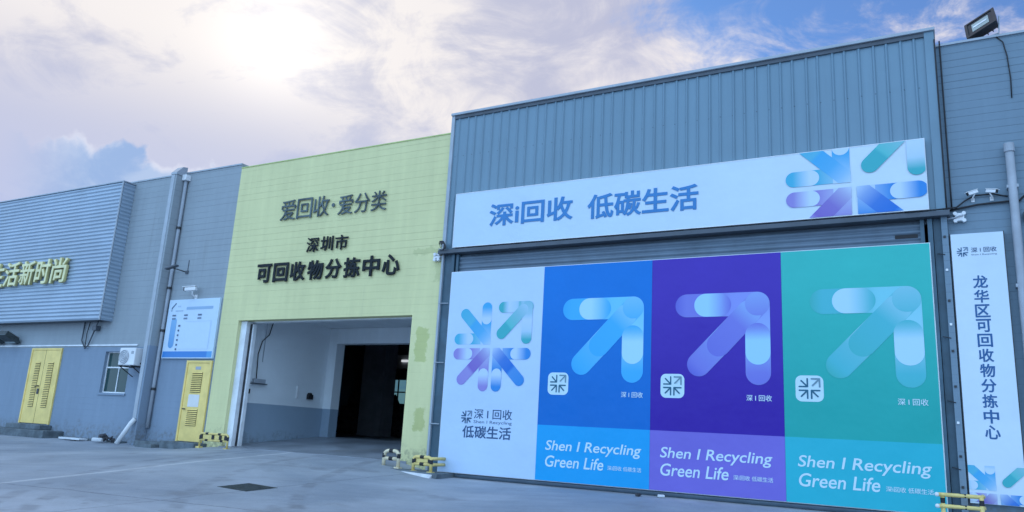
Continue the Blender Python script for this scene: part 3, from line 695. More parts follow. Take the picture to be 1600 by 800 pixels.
# information board
ib = thing('information_board', (-17.8, -.02, 2.17), 'white information board with a blue bottom strip above the yellow single door', 'notice board')
MB().box(-18.83, -16.80, -.07, -.004, 2.17, 3.79).build('panel', 'sign_white', ib, bevel=.006)
a = Art(-.073)
a.rrect(-18.80, -17.02, 2.20, 2.36, .004, (.045, .22, .56)); a.rrect(-17.02, -16.83, 2.20, 2.36, .004, (.10, .34, .64))
a.capsule((-18.52, 2.56), (-18.52, 3.18), .11, ramp((0, (.12, .32, .60)), (1, (.22, .44, .68))))
a.rrect(-18.08, -17.02, 3.50, 3.575, .02, (.27, .42, .60))
a.capsule((-18.68, 3.55), (-18.54, 3.68), .018, ramp((0, (.06, .12, .22)), (1, (.06, .12, .22)))); a.capsule((-18.68, 3.47), (-18.68, 3.53), .012, ramp((0, (.1, .2, .35)), (1, (.1, .2, .35))))
a.rrect(-18.52, -18.2, 3.46, 3.49, .01, (.36, .48, .62)); a.rrect(-18.45, -18.32, 3.58, 3.62, .01, (.42, .54, .68))
for x in (-18.62, -18.14, -17.58):
    a.rrect(x, x+.15, 3.325, 3.37, .006, (.11, .16, .25)); a.rrect(x, x+.15, 3.235, 3.28, .006, (.16, .22, .31))
for i, z in enumerate((3.06, 2.93, 2.80, 2.67, 2.54, 2.42)): a.rrect(-18.31, -18.25+.02*(i == 0), z-.025, z+.025, .006, (.07, .11, .20))
a.rrect(-18.05, -17.0, 3.168, 3.172, .001, (.36, .48, .62)); a.rrect(-17.02, -17.01, 2.42, 3.17, .001, (.40, .52, .66)); a.rrect(-18.2, -17.0, 2.418, 2.422, .001, (.40, .52, .66))
a.build('print', ib)

# small wall lamp and camera above the board
wl = thing('wall_lamp', (-18.4, 0, 4.55), 'thin dark lamp arm on the grey wall above the white camera', 'wall lamp')
MB().tube([(-18.40, -.01, 4.58), (-18.55, -.22, 4.63), (-18.62, -.30, 4.65)], .014, 6).build('arm', 'black_metal', wl, smooth=True)
MB().obox((-18.62, -.34, 4.665), (.44, .13, .05), Matrix.Rotation(R(-10), 3, 'Y')).build('head', 'dark_trim', wl, bevel=.01)
MB().tube([(-18.36, -.012, 4.60), (-18.36, -.012, 4.92)], .009, 6).box(-18.42, -18.32, -.03, -.002, 4.53, 4.62).build('conduit', 'dark_trim', wl)
def cctv(loc, yaw, label, group, tilt=12., s=1., arm=True, flip=1):
    t_ = thing('security_camera', loc, label, 'camera', group)
    rot = Matrix.Rotation(R(yaw), 3, 'Z') @ Matrix.Rotation(R(tilt), 3, 'X')
    c = Vector((0, -.17*s, .13*s))
    MB().obox(c, (.085*s, .26*s, .085*s), rot).build('body', 'white_plastic', t_, bevel=.012*s, local=True)
    MB().obox(c+rot @ Vector((0, -.02*s, .052*s)), (.105*s, .31*s, .014*s), rot).build('hood', 'white_plastic', t_, local=True)
    MB().obox(c+rot @ Vector((0, -.137*s, 0)), (.075*s, .03*s, .075*s), rot).build('lens', 'black', t_, bevel=.006*s, local=True)
    MB().tube([c+rot @ Vector((0, .04*s, -.045*s)), (0, -.11*s, .02*s), (0, -.03*s, -.03*s), (0, -.002, -.03*s)], .018*s, 8).box(-.04*s, .04*s, -.012, -.002, -.08*s, .03*s).build('arm', 'white_plastic', t_, smooth=False, local=True)
    return t_
cctv((-17.85, 0, 3.88), -70, 'white camera on the grey wall just above the information board', 'security cameras', 6, 1.25)

# drain spout, rubbish, slab at the foot of the grey wall
sp = MB().tube([(-19.09, -.38, .52), (-19.14, -.44, .40), (-19.30, -.66, -.15)], .06, 12, True).build('spout', 'white_plastic', smooth=True)
tag(sp, 'white slanted drain spout at the foot of the grey pilaster', 'pipe')
rb = MB()
for i in range(26):
    c = (-20.0+random.uniform(-.42, .3), -.3+random.uniform(-.22, .14), -.11+random.uniform(0, .16)*(1 if i % 3 else .3))
    s_ = random.uniform(.05, .12)
    rb.obox(c, (s_, s_*.8, s_*.6), Matrix.Rotation(random.uniform(0, 3), 3, Vector((random.random(), random.random(), 1)).normalized()))
tag(rb.build('rubbish_heap', 'debris', bevel=.01), 'small dark heap of rubbish beside the drain spout', 'rubbish')
bx = MB().obox((-20.3, -.5, -.09), (.32, .22, .1), Matrix.Rotation(.3, 3, 'Z')).build('stone', 'concrete_light', bevel=.03)
tag(bx, 'pale stone lying beside the dark rubbish heap', 'stone')
bx = MB().obox((-21.6, -.42, -.125), (.9, .26, .05), Matrix.Rotation(.05, 3, 'Z')).build('paving_slab', 'concrete_light', bevel=.008)
tag(bx, 'pale concrete slab lying on the ground left of the window', 'slab')

# ------------------------------------------------------------------ lime green building with the open gate
gb = thing('green_warehouse', (-13.2, 0, 0), 'lime green warehouse front with a wide open gateway', 'building')
OX0, OX1, OZ = -16.06, -10.48, 3.17
MB().wall(WX, -9.74, -.6, 7.44, [(OX0, OX1, -2, OZ)], -.004, .25).build('wall', 'green_wall', gb)
MB().box(WX, -9.74, -.02, .28, 7.44, 7.465).build('coping', mat('green_coping', (.50, .58, .22, 1), .7), gb)
MB().box(WX, -9.74, .26, 21.9, 7.15, 7.3).build('roof', 'roof', gb)
# white gate jamb and shutter rail, left side
MB().box(OX0+.002, OX0+.21, .10, .36, -.05, 3.16).build('gate_jamb', 'white_paint', gb)
MB().box(OX0+.250, OX0+.30, .26, .36, -.03, 3.1).build('shutter_pocket', 'white_paint', gb)
MB().box(OX0+.212, OX0+.25, .22, .36, -.03, 3.1).build('guide_rail', 'black_metal', gb)
MB().box(OX1-.04, OX1-.002, .05, .22, -.05, 3.16).build('gate_jamb', 'hall_pale', gb)
# vestibule
MB().box(-16.36, -16.16, .36, 3.6, -.1, 3.75).build('passage_wall', 'inner_white', gb)
MB().box(-10.3, -10.1, .26, 3.6, -.1, 3.75).build('passage_wall', 'inner_white', gb)
MB().box(-16.36, -10.1, .252, 3.9, 3.48, 3.6).build('ceiling', 'inner_white', gb)
MB().box(OX0+.31, -10.3, .252, .42, 3.14, 3.48).build('shutter_roll', 'white_paint', gb)
MB().wall(-16.16, -10.3, -.1, 3.47, [(-15.86, -10.75, -1, 3.02)], 3.6, 3.95).build('inner_gate_wall', 'inner_white', gb)
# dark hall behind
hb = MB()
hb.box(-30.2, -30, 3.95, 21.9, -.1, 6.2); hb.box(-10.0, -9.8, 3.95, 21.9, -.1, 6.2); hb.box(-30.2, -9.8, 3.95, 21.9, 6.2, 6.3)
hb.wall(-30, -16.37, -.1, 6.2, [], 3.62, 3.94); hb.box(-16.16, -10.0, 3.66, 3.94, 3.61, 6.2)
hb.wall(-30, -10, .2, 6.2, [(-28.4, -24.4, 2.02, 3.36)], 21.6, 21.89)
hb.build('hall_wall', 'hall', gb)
MB().box(-21.5, -20.35, 11.6, 12.4, .29, 5.2).build('column', 'hall_pale', gb)
fw = MB().box(-28.4, -24.4, 21.70, 21.71, 2.02, 3.36).build('window', 'far_glass', gb)
wf = MB()
for i in range(8): wf.box(-28.42+i*.57, -28.35+i*.57, 21.64, 21.69, 2.02, 3.36)
wf.box(-28.4, -24.4, 21.645, 21.688, 2.62, 2.69); wf.build('frame', 'black_metal', fw)
cb = MB().box(-22.7, -20.6, 14.6, 15.0, 3.35, 3.95).build('hall_cabinet', 'hall_pale', gb)
MB().box(-21.75, -21.35, 14.52, 14.59, 3.62, 3.72).build('lamp', 'lamp_glow', cb)
MB().box(-22.5, -20.8, 14.7, 14.75, 3.951, 6.2).build('hanger', 'hall', cb)
hp = thing('waste_heap', (-22, 15, .3), 'dark heap of recyclables in the shadowed hall behind the gate', 'heap')
m_ = MB()
for i in range(120):
    x = random.uniform(-27, -13); yc = random.uniform(12.8, 18); top = .3+1.7*math.exp(-((x+23.6)/2.6)**2)+1.3*math.exp(-((x+17)/2.4)**2)
    z = .35+random.random()*max(.1, top-.5); s_ = random.uniform(.4, .9)
    m_.obox((x, yc, z), (s_, s_, s_*.7), Matrix.Rotation(random.uniform(0, 3), 3, Vector((random.random()-.5, random.random()-.5, 1)).normalized()))
m_.build('pile', 'debris', hp)
# things on the passage wall
cx = -16.155
jb = thing('control_box', (cx, .95, 1.62), 'pale control box with cables on the white passage wall inside the gate', 'control box')
MB().box(cx, cx+.10, .78, 1.18, 1.62, 1.74).build('box', 'grey_plastic', jb, bevel=.01)
MB().box(cx, cx+.13, .74, 1.22, 1.60, 1.625).build('shelf', 'dark_trim', jb)
MB().tube([(cx+.03, .9, 1.74), (cx+.03, .86, 2.4), (cx+.03, .95, 2.75), (cx+.05, 1.15, 2.95), (cx+.06, 1.25, 3.4)], .013, 6).build('cable', 'black', jb, smooth=True)
MB().tube([(cx+.02, 1.05, 2.2), (cx+.02, 1.06, 3.4)], .01, 6).build('cable', 'grey_plastic', jb)
sw = MB().box(cx, cx+.05, .66, .73, 1.34, 1.46).build('switch', 'black', bevel=.005); tag(sw, 'small black switch on the passage wall below the control box', 'switch')
sw = MB().tube([(cx, 2.95, 1.47), (cx+.10, 2.95, 1.47)], .05, 8).box(cx, cx+.09, 2.88, 3.06, 1.33, 1.47).build('valve', 'black', bevel=.004); tag(sw, 'dark valve on the passage wall near the inner gateway', 'valve')
sw = MB().box(cx, cx+.03, 2.45, 2.53, 1.33, 1.68).build('socket_strip', 'white_plastic', bevel=.004); tag(sw, 'narrow white strip on the passage wall beside the valve', 'socket')

# lettering on the green wall: one letter, one part
def line_letters(label, chars, rects, m, off, ext):
    t_ = thing('wall_lettering', (rects[0][0], -.02, rects[0][2]), label, 'lettering', 'lettering on the lime green wall')
    for ch, (x0, x1, z0, z1) in zip(chars, rects):
        me = text_mesh(ch, x0, x1, z0, z1, -.03-ext, offset=off, extrude=ext); me.name = 'letter'; me.materials.append(M[m]); link('letter', me, t_)
def row(x0, x1, z0, z1, n, gap=.12):
    p = (x1-x0)/(n-gap); return [(x0+i*p, x0+i*p+p*(1-gap), z0, z1) for i in range(n)]
r1 = row(-14.99, -13.33, 5.76, 6.30, 3, .1); r2 = row(-13.02, -11.50, 5.74, 6.24, 3, .1)
line_letters('dark grey top line of raised letters reading 爱回收·爱分类', '爱回收·爱分类', r1+[(-13.235, -13.14, 5.97, 6.07)]+r2, 'letter_grey', .0, .012)
line_letters('short black middle line of raised letters reading 深圳市', '深圳市', row(-13.93, -12.58, 4.84, 5.22, 3, .14), 'letter_black', .012, .015)
line_letters('long bold black bottom line of raised letters reading 可回收物分拣中心', '可回收物分拣中心', row(-15.57, -10.93, 4.125, 4.625, 8, .12), 'letter_black', .028, .016)

# ------------------------------------------------------------------ steel clad building
sbld = thing('steel_warehouse', (-4.8, 0, -.2), 'blue grey ribbed steel warehouse with a roller shutter behind the coloured banner', 'building')
X0, X1, TOP = -9.73, .13, 7.86
vs = []; prof = []
pitch = (X1-X0-.24)/43
xx = X0+.16
prof.append((X0, -.06)); 
for i in range(43):
    q_ = xx+random.uniform(-.022, .022)
    prof += [(q_, -.06), (q_+.018, -.082), (q_+.040, -.088), (q_+.062, -.060)]; xx += pitch
prof.append((X1, -.06))
m_ = MB(); n_ = len(prof)
m_.add([(x, y, 4.56) for x, y in prof]+[(x, y, TOP-.03) for x, y in prof], [(i, i+1, n_+i+1, n_+i) for i in range(n_-1)]).build('cladding', 'ribbed', sbld)
MB().box(X0, X1, -.04, .2, 4.55, TOP-.04).build('backing_wall', 'cladding', sbld)
MB().box(X0-.02, X1+.05, -.135, .3, TOP-.03, TOP+.03).build('roof_trim', 'trim', sbld, bevel=.008)
MB().box(X0, X1, -.096, -.05, TOP-.11, TOP-.034).build('roof_trim_shadow', 'dark_trim', sbld)  # dark strip standing in for the shadow under the roof trim
MB().box(X0-.015, X0+.07, -.10, .2, 4.5, TOP-.03).build('corner_trim', 'trim', sbld, bevel=.006)
MB().box(X1-.12, X1+.03, -.10, .2, 4.55, TOP-.03).build('corner_trim', 'cladding', sbld, bevel=.006)
MB().box(X0, X1, .21, 21.9, 7.3, 7.45).build('roof', 'roof', sbld)
MB().box(X0, X0+.1, .25, 21.9, -.5, 7.3).build('side_wall', 'grey_brick', sbld); MB().box(X1-.1, X1, .3, 21.9, -.5, 7.3).build('side_wall', 'grey_brick', sbld)
MB().box(X0-.05, .20, -.20, .12, 4.50, 4.585).box(X0-.05, .20, -.06, .12, 4.585, 4.63).build('canopy_beam', 'dark_trim', sbld, bevel=.006)
MB().box(X0, .1, .06, .2, 4.44, 4.50).build('shutter_hood', 'shutter', sbld)
# roller shutter
vs = []; fs = []; zs_ = []; n_ = int(4.7/.105*8)
for i in range(n_+1):
    z = -.26+4.72*i/n_; q = .02-.034*abs(math.sin(math.pi*(z+.26)/.105)); vs += [(-9.36, q, z), (-.19, q, z)]
for i in range(n_): fs.append((2*i, 2*i+1, 2*i+3, 2*i+2))
MB().add(vs, fs).build('roller_shutter', 'shutter', sbld, smooth=True)
MB().box(-.62, -.28, -.022, -.016, 4.20, 4.262).build('shutter_latch', 'black', sbld)
for a in ((-9.36, -9.30, .06), (-9.47, -9.40, .08), (-.24, -.18, .06), (-.13, -.06, .08)):
    MB().box(a[0], a[1], -a[2], .05, -.27, 4.49).build('guide_rail', 'teal_steel', sbld)
MB().box(-9.735, -9.49, -.015, .25, -.3, 4.50).build('column', 'teal_steel', sbld)
MB().box(-9.75, -9.70, -.07, -.016, -.3, 4.50).build('column_edge', 'trim', sbld)
MB().box(-.05, .12, -.01, .25, -.3, 4.50).build('column', 'teal_steel', sbld)
MB().box(-9.3, -.2, .03, .3, -.4, 4.3).build('shutter_bottom', 'black', sbld)
# perforated angle post right of the shutter
ap = MB().box(.065, .155, -.09, -.075, -.3, 4.50).box(.145, .155, -.075, .0, -.3, 4.50).build('angle_post', 'grey_brick', sbld)
for z in (4.15, 3.6, 3.1, 2.72, 2.3, 1.75, 1.2, .7, .25): MB().box(.085, .12, -.105, -.09, z, z+.035).build('bolt', 'black_metal' if int(z*10) % 3 else 'white_paint', ap)
for z in (3.9, 2.55, 1.55, .55): MB().tube([(-.02, -.05, z), (.09, -.10, z-.03)], .008, 5).build('tie', 'black_metal', ap)
for z in (3.4, 2.1, .8): MB().tube([(-9.73, -.08, z), (-9.5, -.04, z)], .012, 5).build('tie', 'trim', sbld)

# large horizontal sign
hs = thing('shop_sign', (-4.8, -.1, 4.64), 'long pale sign board with blue letters and burst emblem on the ribbed steel', 'sign')
HX0, HX1, HZ0, HZ1, HY = -9.40, -.10, 4.635, 5.855, -.18
MB().box(HX0, HX1, HY+.005, -.092, HZ0, HZ1).build('face', 'sign_white', hs)
e = .012
MB().box(HX0-e, HX0, HY, -.092, HZ0-e, HZ1+e).box(HX1, HX1+e, HY, -.092, HZ0-e, HZ1+e).box(HX0, HX1, HY, -.092, HZ1, HZ1+e).box(HX0, HX1, HY, -.092, HZ0-e, HZ0).build('edge_trim', 'white_paint', hs)
for ch, q in zip('深i回收', ((-8.50, -7.92, 5.03, 5.52), (-7.73, -7.63, 5.03, 5.50), (-7.40, -6.89, 5.03, 5.49), (-6.76, -6.22, 5.01, 5.53))):
    pass
text('lettering', '深i回收', (-8.50, -6.50, 5.02, 5.535), HY-.004, 'ink_blue', hs, offset=.022)
text('lettering', '低碳生活', (-6.18, -3.90, 4.98, 5.50), HY-.004, 'ink_blue', hs, offset=.022)
burst(-1.20, 5.18, 1.22, HY-.002, (HX0, HX1, HZ0+.004, HZ1)).build('burst_emblem', hs)

# banner over the shutter
BY = -.10
bn = thing('poster_banner', (-4.8, BY, -.16), 'wide four panel banner in white, blue, purple and teal hung over the roller shutter', 'banner')
bxs = [-9.42, -7.13, -4.815, -2.45, -.125]; BZ0, BZ1, BB = -.16, 4.075, .885
MB().box(bxs[0]-.015, bxs[-1]+.015, BY+.012, -.062, BZ0-.012, BZ1+.012).build('backing_frame', 'white_paint', bn)
pc = [((.50, .64, .82, 1), (.52, .66, .84, 1), None),
      ((.003, .145, .50, 1), (.005, .18, .58, 1), (.012, .34, .70, 1)),
      ((.042, .014, .31, 1), (.070, .035, .39, 1), (.19, .15, .56, 1)),
      ((.018, .37, .33, 1), (.045, .48, .42, 1), (.028, .44, .52, 1))]
names = ['white_panel', 'blue_panel', 'purple_panel', 'teal_panel']
for i in range(4):
    a_, b_ = bxs[i]+(.003 if i else 0), bxs[i+1]
    lo, hi, band = pc[i]
    m1 = sheet_mat(names[i]+'_print', lo, hi, 2, .9, 4.)
    pn = MB().box(a_, b_, BY, BY+.012, BZ0, BZ1).build('poster_panel', m1, bn, names[i].replace('_', ' ')+(' with burst emblem' if i == 0 else ' with a pale arrow pointing up'))
    if i == 0:
        burst(-8.29, 2.44, 1.02, BY-.002, (a_, b_, BZ0, BZ1), (.51, .65, .83)).build('burst_emblem', pn)
        burst_flat(-8.79, .97, .165, BY-.002, (.03, .085, .17), (.51, .65, .83), .08).build('badge', pn)
        text('lettering', '深 I 回收', (-8.61, -7.71, .945, 1.145), BY-.003, 'ink_navy', pn, offset=.006)
        text('lettering', 'Shen I Recycling', (-8.61, -7.71, .835, .915), BY-.003, 'ink_navy', pn)
        text('lettering', '低碳生活', (-8.87, -7.715, .55, .80), BY-.003, 'ink_navy', pn, offset=.016)
        continue
    m2 = sheet_mat(names[i]+'_band_print', band, lerp(band, (.1, .4, .8), .12)+(1,) if False else band, 2, 0, 1)
    MB().box(a_, b_, BY-.004, BY-.0005, BZ0, BB).build('lower_band', m2, pn)
    ar = [None, ((.05, .42, .80), (.16, .56, .86), (.42, .70, .88), (.035, .38, .76)),
          ((.19, .20, .62), (.25, .30, .72), (.36, .64, .86), (.125, .13, .56)),
          ((.075, .47, .52), (.20, .60, .68), (.46, .70, .82), (.05, .43, .40))][i]
    big_arrow(a_+.46, BY-.003, *ar).build('arrow_mark', pn)
    x = a_
    bd_ = Art(BY-.002); bd_.rrect(x+.19, x+.635, 1.475, 1.91, .10, (.56, .74, .80)); bd_.build('badge_ground', pn)
    burst_flat(x+.4125, 1.6925, .225, BY-.0055, (.02, .12, .19), (.56, .74, .80), .055).build('badge', pn)
    text('lettering', '深 I 回收', (x+1.735, x+2.165, 1.46, 1.565), BY-.003, 'ink_pale', pn, offset=.008)
    text('lettering', 'Shen I Recycling', (x+.195, x+2.155, .355, .60), BY-.006, 'ink_pale', pn, offset=.010, shear=.17)
    text('lettering', 'Green Life', (x+.205, x+1.42, .10, .315), BY-.006, 'ink_pale', pn, offset=.010, shear=.17)
    text('lettering', '深i回收 低碳生活', (x+1.50, x+2.16, .12, .20), BY-.006, 'ink_pale', pn, offset=.006)

# ------------------------------------------------------------------ grey brick building on the right
rb_ = thing('brick_warehouse', (5, 0, -.3), 'blue grey painted brick warehouse at the right edge', 'building')
MB().wall(.16, 14, -.6, 7.57, [], .03, .25).build('wall', 'grey_brick', rb_)
MB().box(.16, 14, .0, .30, 7.57, 7.61).build('coping', 'trim', rb_)
MB().box(.16, 14, .26, 21.9, 7.1, 7.25).build('roof', 'roof', rb_)
MB().box(13.8, 14, .25, 21.9, -.6, 7.1).build('side_wall', 'grey_brick', rb_)
dp = MB().tube([(1.09, -.07, z) for z in (5.56, 4, 2, -.3)], .062, 14).build('drainpipe', 'grey_plastic', rb_, smooth=True)
MB().tube([(1.09, -.07, 5.50), (1.09, -.07, 5.64)], .075, 14).build('hopper', 'grey_plastic', dp)
for z in (4.9, 3.3, 1.6): MB().box(1.01, 1.17, -.10, .03, z, z+.05).build('clip', 'trim', dp)
MB().box(1.20, 14, -.05, .03, 4.35, 4.50).build('band_course', 'dark_trim', rb_)
MB().box(1.30, 3.2, -.02, .032, -.3, 4.2).build('side_door', 'teal_steel', rb_)
# cables down the joint between the buildings
for x, lb in ((.17, 'black cable running down the joint beside the steel cladding'), (.245, 'black cable running down the brick wall just right of the joint')):
    c_ = MB().tube([(x-.01, -.11 if x < .2 else -.005, z+0.0) for z in (7.66, 7.0, 6, 5, 4.62)], .012, 6).build('wall_cable', 'black', smooth=True); tag(c_, lb, 'cable')
c_ = MB().tube([(-.45, -.22, 4.60), (0, -.2, 4.60), (.3, -.03, 4.66), (.42, -.012, 4.76), (.56, -.012, 4.84), (.82, -.012, 4.845), (.95, -.012, 4.80), (1.02, -.012, 4.78)], .013, 6).build('camera_cable', 'black', smooth=True)
tag(c_, 'black cable linking the two cameras on the brick wall', 'cable')
c_ = MB().tube([(.2, -.012, 4.62), (.6, -.012, 4.685), (1.02, -.012, 4.70), (1.17, -.012, 4.70), (1.3, -.012, 4.84), (2.4, -.012, 4.86), (6, -.012, 4.88)], .017, 6).build('wall_cable', 'black', smooth=True)
tag(c_, 'thick dark cable crossing behind the drainpipe on the brick wall', 'cable')
c_ = MB().tube([(1.06, .02, 7.58), (1.15, .012, 7.46), (1.19, .012, 7.2), (1.21, .012, 6.8), (1.2, .012, 6.45)], .009, 6).build('hanging_cable', 'black', smooth=True)
tag(c_, 'thin black cable hanging down the brick wall from the roof floodlight', 'cable')
jb = thing('junction_box', (.33, .03, 4.44), 'white junction box on the brick wall above the vertical sign', 'junction box')
MB().box(.27, .40, -.05, .028, 4.43, 4.56).build('box', 'white_plastic', jb, bevel=.012)
for dx in (-1, 1):
    for dz in (-1, 1): MB().tube([(.335+dx*.062, -.055, 4.495+dz*.06), (.335+dx*.062, .02, 4.495+dz*.06)], .03, 10).build('lug', 'white_plastic', jb)
MB().tube([(.13, -.06, 4.47), (.25, -.07, 4.475), (.34, -.075, 4.505), (.385, -.06, 4.51)], .012, 6).build('cable', 'grey_plastic', jb, smooth=True)
cctv((.54, .025, 4.79), -64, 'white camera on the brick wall aimed left, nearer the steel cladding', 'security cameras', 20, .62)
cctv((.80, .025, 4.79), 58, 'white camera on the brick wall aimed right, nearer the drainpipe', 'security cameras', 16, .62)
f1 = flood('floodlight', (.90, .10, 7.61), R(-34), R(-20), .50, .36, .16, 'large black floodlight standing on the roof edge at the top right', stem=.06, roll=R(-16))
f2 = flood('floodlight', (-9.66, -.20, 4.585), R(-52), R(28), .26, .20, .07, 'small black floodlight at the left end of the dark canopy beam', stem=.0)
jb = thing('junction_box', (-9.88, -.02, 4.40), 'white bracket box on the lime green wall beside the canopy beam', 'junction box')
MB().box(-9.97, -9.80, -.08, -.006, 4.44, 4.49).build('box', 'white_plastic', jb)
for dx in (-1, 1):
    for dz in (-1, 1): MB().obox((-9.885+dx*.05, -.06, 4.465+dz*.06), (.07, .08, .07), Matrix.Rotation(dx*dz*.5, 3, 'Y')).build('lug', 'white_plastic', jb, bevel=.01)
MB().tube([(-9.82, -.05, 4.465), (-9.72, -.06, 4.46)], .012, 6).build('cable', 'grey_plastic', jb)

# vertical sign
vsn = thing('vertical_sign', (.545, .0, .05), 'tall narrow white sign with a vertical line of blue characters, right of the banner', 'sign')
VY = -.075
MB().box(.185, .905, VY, .028, .05, 4.20).build('face', 'sign_white', vsn)
MB().box(.172, .184, VY+.004, .028, .04, 4.21).box(.906, .918, VY+.004, .028, .04, 4.21).build('edge_trim', 'black_metal', vsn)
burst_flat(.335, 3.90, .10, VY-.002, (.03, .10, .2), WHITE_P, .07).build('badge', vsn)
text('lettering', '深 I 回收', (.455, .80, 3.885, 3.965), VY-.003, 'ink_navy', vsn, offset=.004)
text('lettering', 'Shen I Recycling', (.455, .80, 3.83, 3.858), VY-.003, 'ink_navy', vsn)
for i, ch in enumerate('龙华区可回收物分拣中心'):
    z1 = 3.51-.231*i; text('character', ch, (.445, .645, z1-.205, z1), VY-.003, 'ink_sign', vsn, offset=.02)
burst(.555, .225, .56, VY-.002, (.186, .904, .055, .60)).build('burst_emblem', vsn)

# ------------------------------------------------------------------ crash guards
def smooth_path(pts, r, k=5):
    out = [Vector(pts[0])]
    for a, b, c in zip(pts[:-2], pts[1:-1], pts[2:]):
        a, b, c = Vector(a), Vector(b), Vector(c); u = (a-b).normalized()*r; w = (c-b).normalized()*r
        for i in range(k+1):
            s_ = i/k; out.append((b+u)*(1-s_)**2 + b*2*s_*(1-s_) + (b+w)*s_**2)
    out.append(Vector(pts[-1])); return out
def guard(loc, w, h, label, m, r=.035, side=None, cham=.08, rz=0., depth=.4, plate=False, ret_=True):
    t_ = thing('crash_guard', loc, label, 'barrier', 'yellow and black crash guards', rz)
    top = smooth_path([(-w/2, 0, 0), (-w/2, 0, h), (w/2, 0, h), (w/2, 0, 0)], cham)
    MB().tube(top, r, 10).build('frame', m, t_, smooth=True, local=True)
    zm = h*.52
    MB().tube([(-w/2, 0, zm), (w/2, 0, zm)], r*.95, 10).build('rail', m, t_, smooth=True, local=True)
    if ret_:
      ret = MB().tube(smooth_path([(w/2, 0, h*.93), (w/2+.02, depth*.5, h*.93), (w/2+.02, depth, h*.93)], .05), r*.95, 10)
      ret.tube(smooth_path([(w/2, 0, zm), (w/2+.02, depth*.5, zm), (w/2+.02, depth, zm)], .05), r*.95, 10)
      ret.build('return_rail', m, t_, smooth=True, local=True)
    if plate:
        MB().box(-w*.40, w*.40, -.012, .012, zm+r, h-r).build('plate', m, t_, bevel=.004, local=True)
        for x in (-w*.44, w*.44) if w < .8 else (-w*.44, -.02, w*.25, w*.44): MB().box(x-.04, x+.04, -.03, .03, zm+r*1.1, h-r*1.1).build('band', 'black', t_, local=True)
    for x, z in ((0, h), (0, zm)) if w < .8 else ((-w*.25, h), (w*.2, h), (-w*.25, zm), (w*.3, zm)): MB().tube([(x-.05, 0, z), (x+.05, 0, z)], r*1.06, 10).build('band', 'black', t_, local=True)
    for x in (-w/2, w/2): MB().tube([(x, 0, h*.56), (x, 0, h*.84)], r*1.07, 10).build('band', 'black', t_, local=True)
    for x in (-w/2, w/2): MB().box(x-.06, x+.06, -.06, .06, -.03, .012).build('foot', m, t_, local=True)
    return t_
guard((-15.82, -.48, -.055), .98, .33, 'pale yellow and black crash guard at the left side of the gateway', 'cream_yellow', .026, depth=.4, plate=True, ret_=False)
guard((-10.30, -.55, -.135), .38, .33, 'rounded cream and black crash guard inside the right gate corner', 'cream', .038, cham=.13, depth=.5, ret_=False)
guard((-9.50, -.55, -.175), .44, .29, 'cream and black crash guard standing beside the left end of the banner', 'cream_yellow', .034, depth=.45, plate=True)
g4 = thing('crash_guard', (.05, -.6, -.36), 'cream yellow and black crash guard in front of the vertical sign foot', 'barrier', 'yellow and black crash guards')
def rail4(z):
    return smooth_path([(-.29, -.10, z), (-.24, -.02, z), (.27, 0, z), (.30, .12, z), (.30, .45, z)], .05)
for z in (.52, .36): MB().tube(rail4(z), .028, 10).build('rail', 'cream_yellow', g4, smooth=True, local=True)
for x in (-.22, .27): MB().tube([(x, 0, 0), (x, 0, .52)], .03, 10).build('post', 'cream_yellow', g4, smooth=True, local=True)
for z in (.52, .36):
    MB().ball((-.29, -.10, z), .031).build('end_cap', 'white_plastic', g4, smooth=True, local=True)
    MB().tube([(.0, -.008, z), (.08, -.006, z)], .0295, 10).build('band', 'black', g4, local=True)
for x in (-.22, .27): MB().tube([(x, 0, .40), (x, 0, .475)], .032, 10).build('band', 'black', g4, local=True)

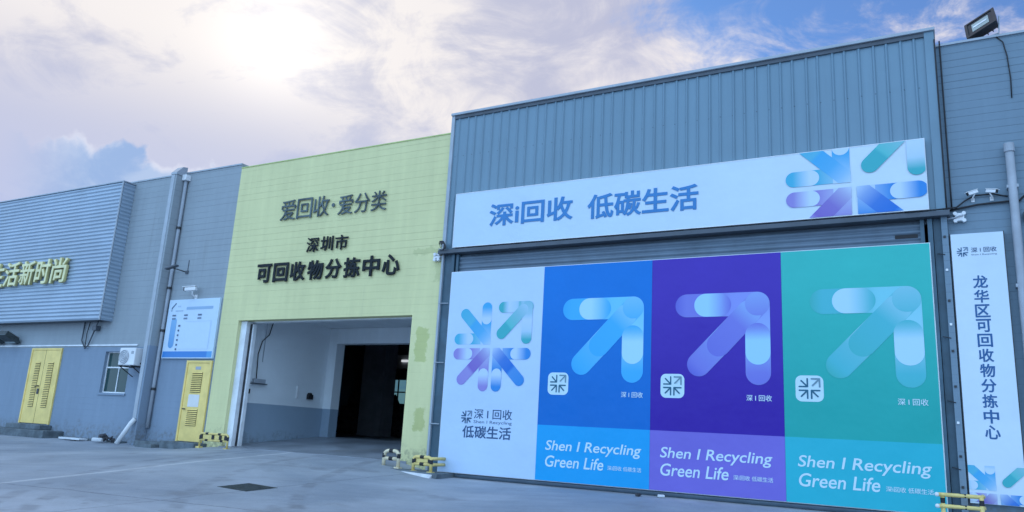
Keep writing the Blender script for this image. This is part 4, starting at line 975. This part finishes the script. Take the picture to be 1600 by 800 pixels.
# concrete plinth under the two right guards
pl = thing('concrete_plinth', (-9.95, -.4, -.25), 'low concrete plinth with a pale worn front under two crash guards', 'plinth')
MB().add([(-10.72, -.72, -.30), (-9.04, -.72, -.36), (-9.04, -.02, -.36), (-10.72, -.02, -.30), (-10.72, -.66, -.135), (-9.04, -.66, -.185), (-9.04, -.02, -.185), (-10.72, -.02, -.135)],
         [(0, 3, 2, 1), (4, 5, 6, 7), (0, 1, 5, 4), (1, 2, 6, 5), (2, 3, 7, 6), (3, 0, 4, 7)]).build('slab', 'concrete_dark', pl, bevel=.01)
MB().add([(-10.85, -.86, -.255), (-9.15, -.86, -.325), (-9.15, -.675, -.205), (-10.74, -.675, -.16), (-10.85, -.86, -.35), (-9.15, -.86, -.42), (-9.15, -.675, -.36), (-10.74, -.675, -.32)],
         [(0, 1, 2, 3), (4, 7, 6, 5), (0, 4, 5, 1), (1, 5, 6, 2), (2, 6, 7, 3), (3, 7, 4, 0)]).build('worn_edge', 'concrete_light', pl, bevel=.01)

# drain grate in the yard
mh = thing('drain_grate', (-10.0, -4.65, zg(-10.0, -4.65)), 'dark cast iron drain grate set in the concrete yard', 'drain grate')
tilt = Matrix.Rotation(math.atan(.055), 4, 'X')
g_ = MB().box(-.33, .33, -.33, .33, -.03, .003)
e_ = .1; nx_ = -(zg(-10+e_, -4.65)-zg(-10-e_, -4.65))/(2*e_); ny_ = -(zg(-10, -4.65+e_)-zg(-10, -4.65-e_))/(2*e_)
tilt = Vector((0, 0, 1)).rotation_difference(Vector((nx_, ny_, 1)).normalized()).to_matrix().to_4x4()
o = g_.build('frame', 'iron', mh, local=True); o.data.transform(tilt)
g_ = MB()
for i in range(9): g_.box(-.29, .29, -.295+.067*i, -.26+.067*i, .004, .009)
o = g_.build('bars', 'iron', mh, local=True); o.data.transform(tilt)
# litter near the banner foot
for i, (x, y) in enumerate(((-4.55, -.22), (-4.95, -.30))):
    o = MB().obox((x, y, zg(x, y)+.03), (.12, .08, .05), Matrix.Rotation(.6+i, 3, 'Z')).build('stone', 'concrete_light' if i == 0 else 'debris', bevel=.015)
    tag(o, ['small pale stone on the ground under the purple poster', 'small dark stone on the ground under the blue poster'][i], 'stone')
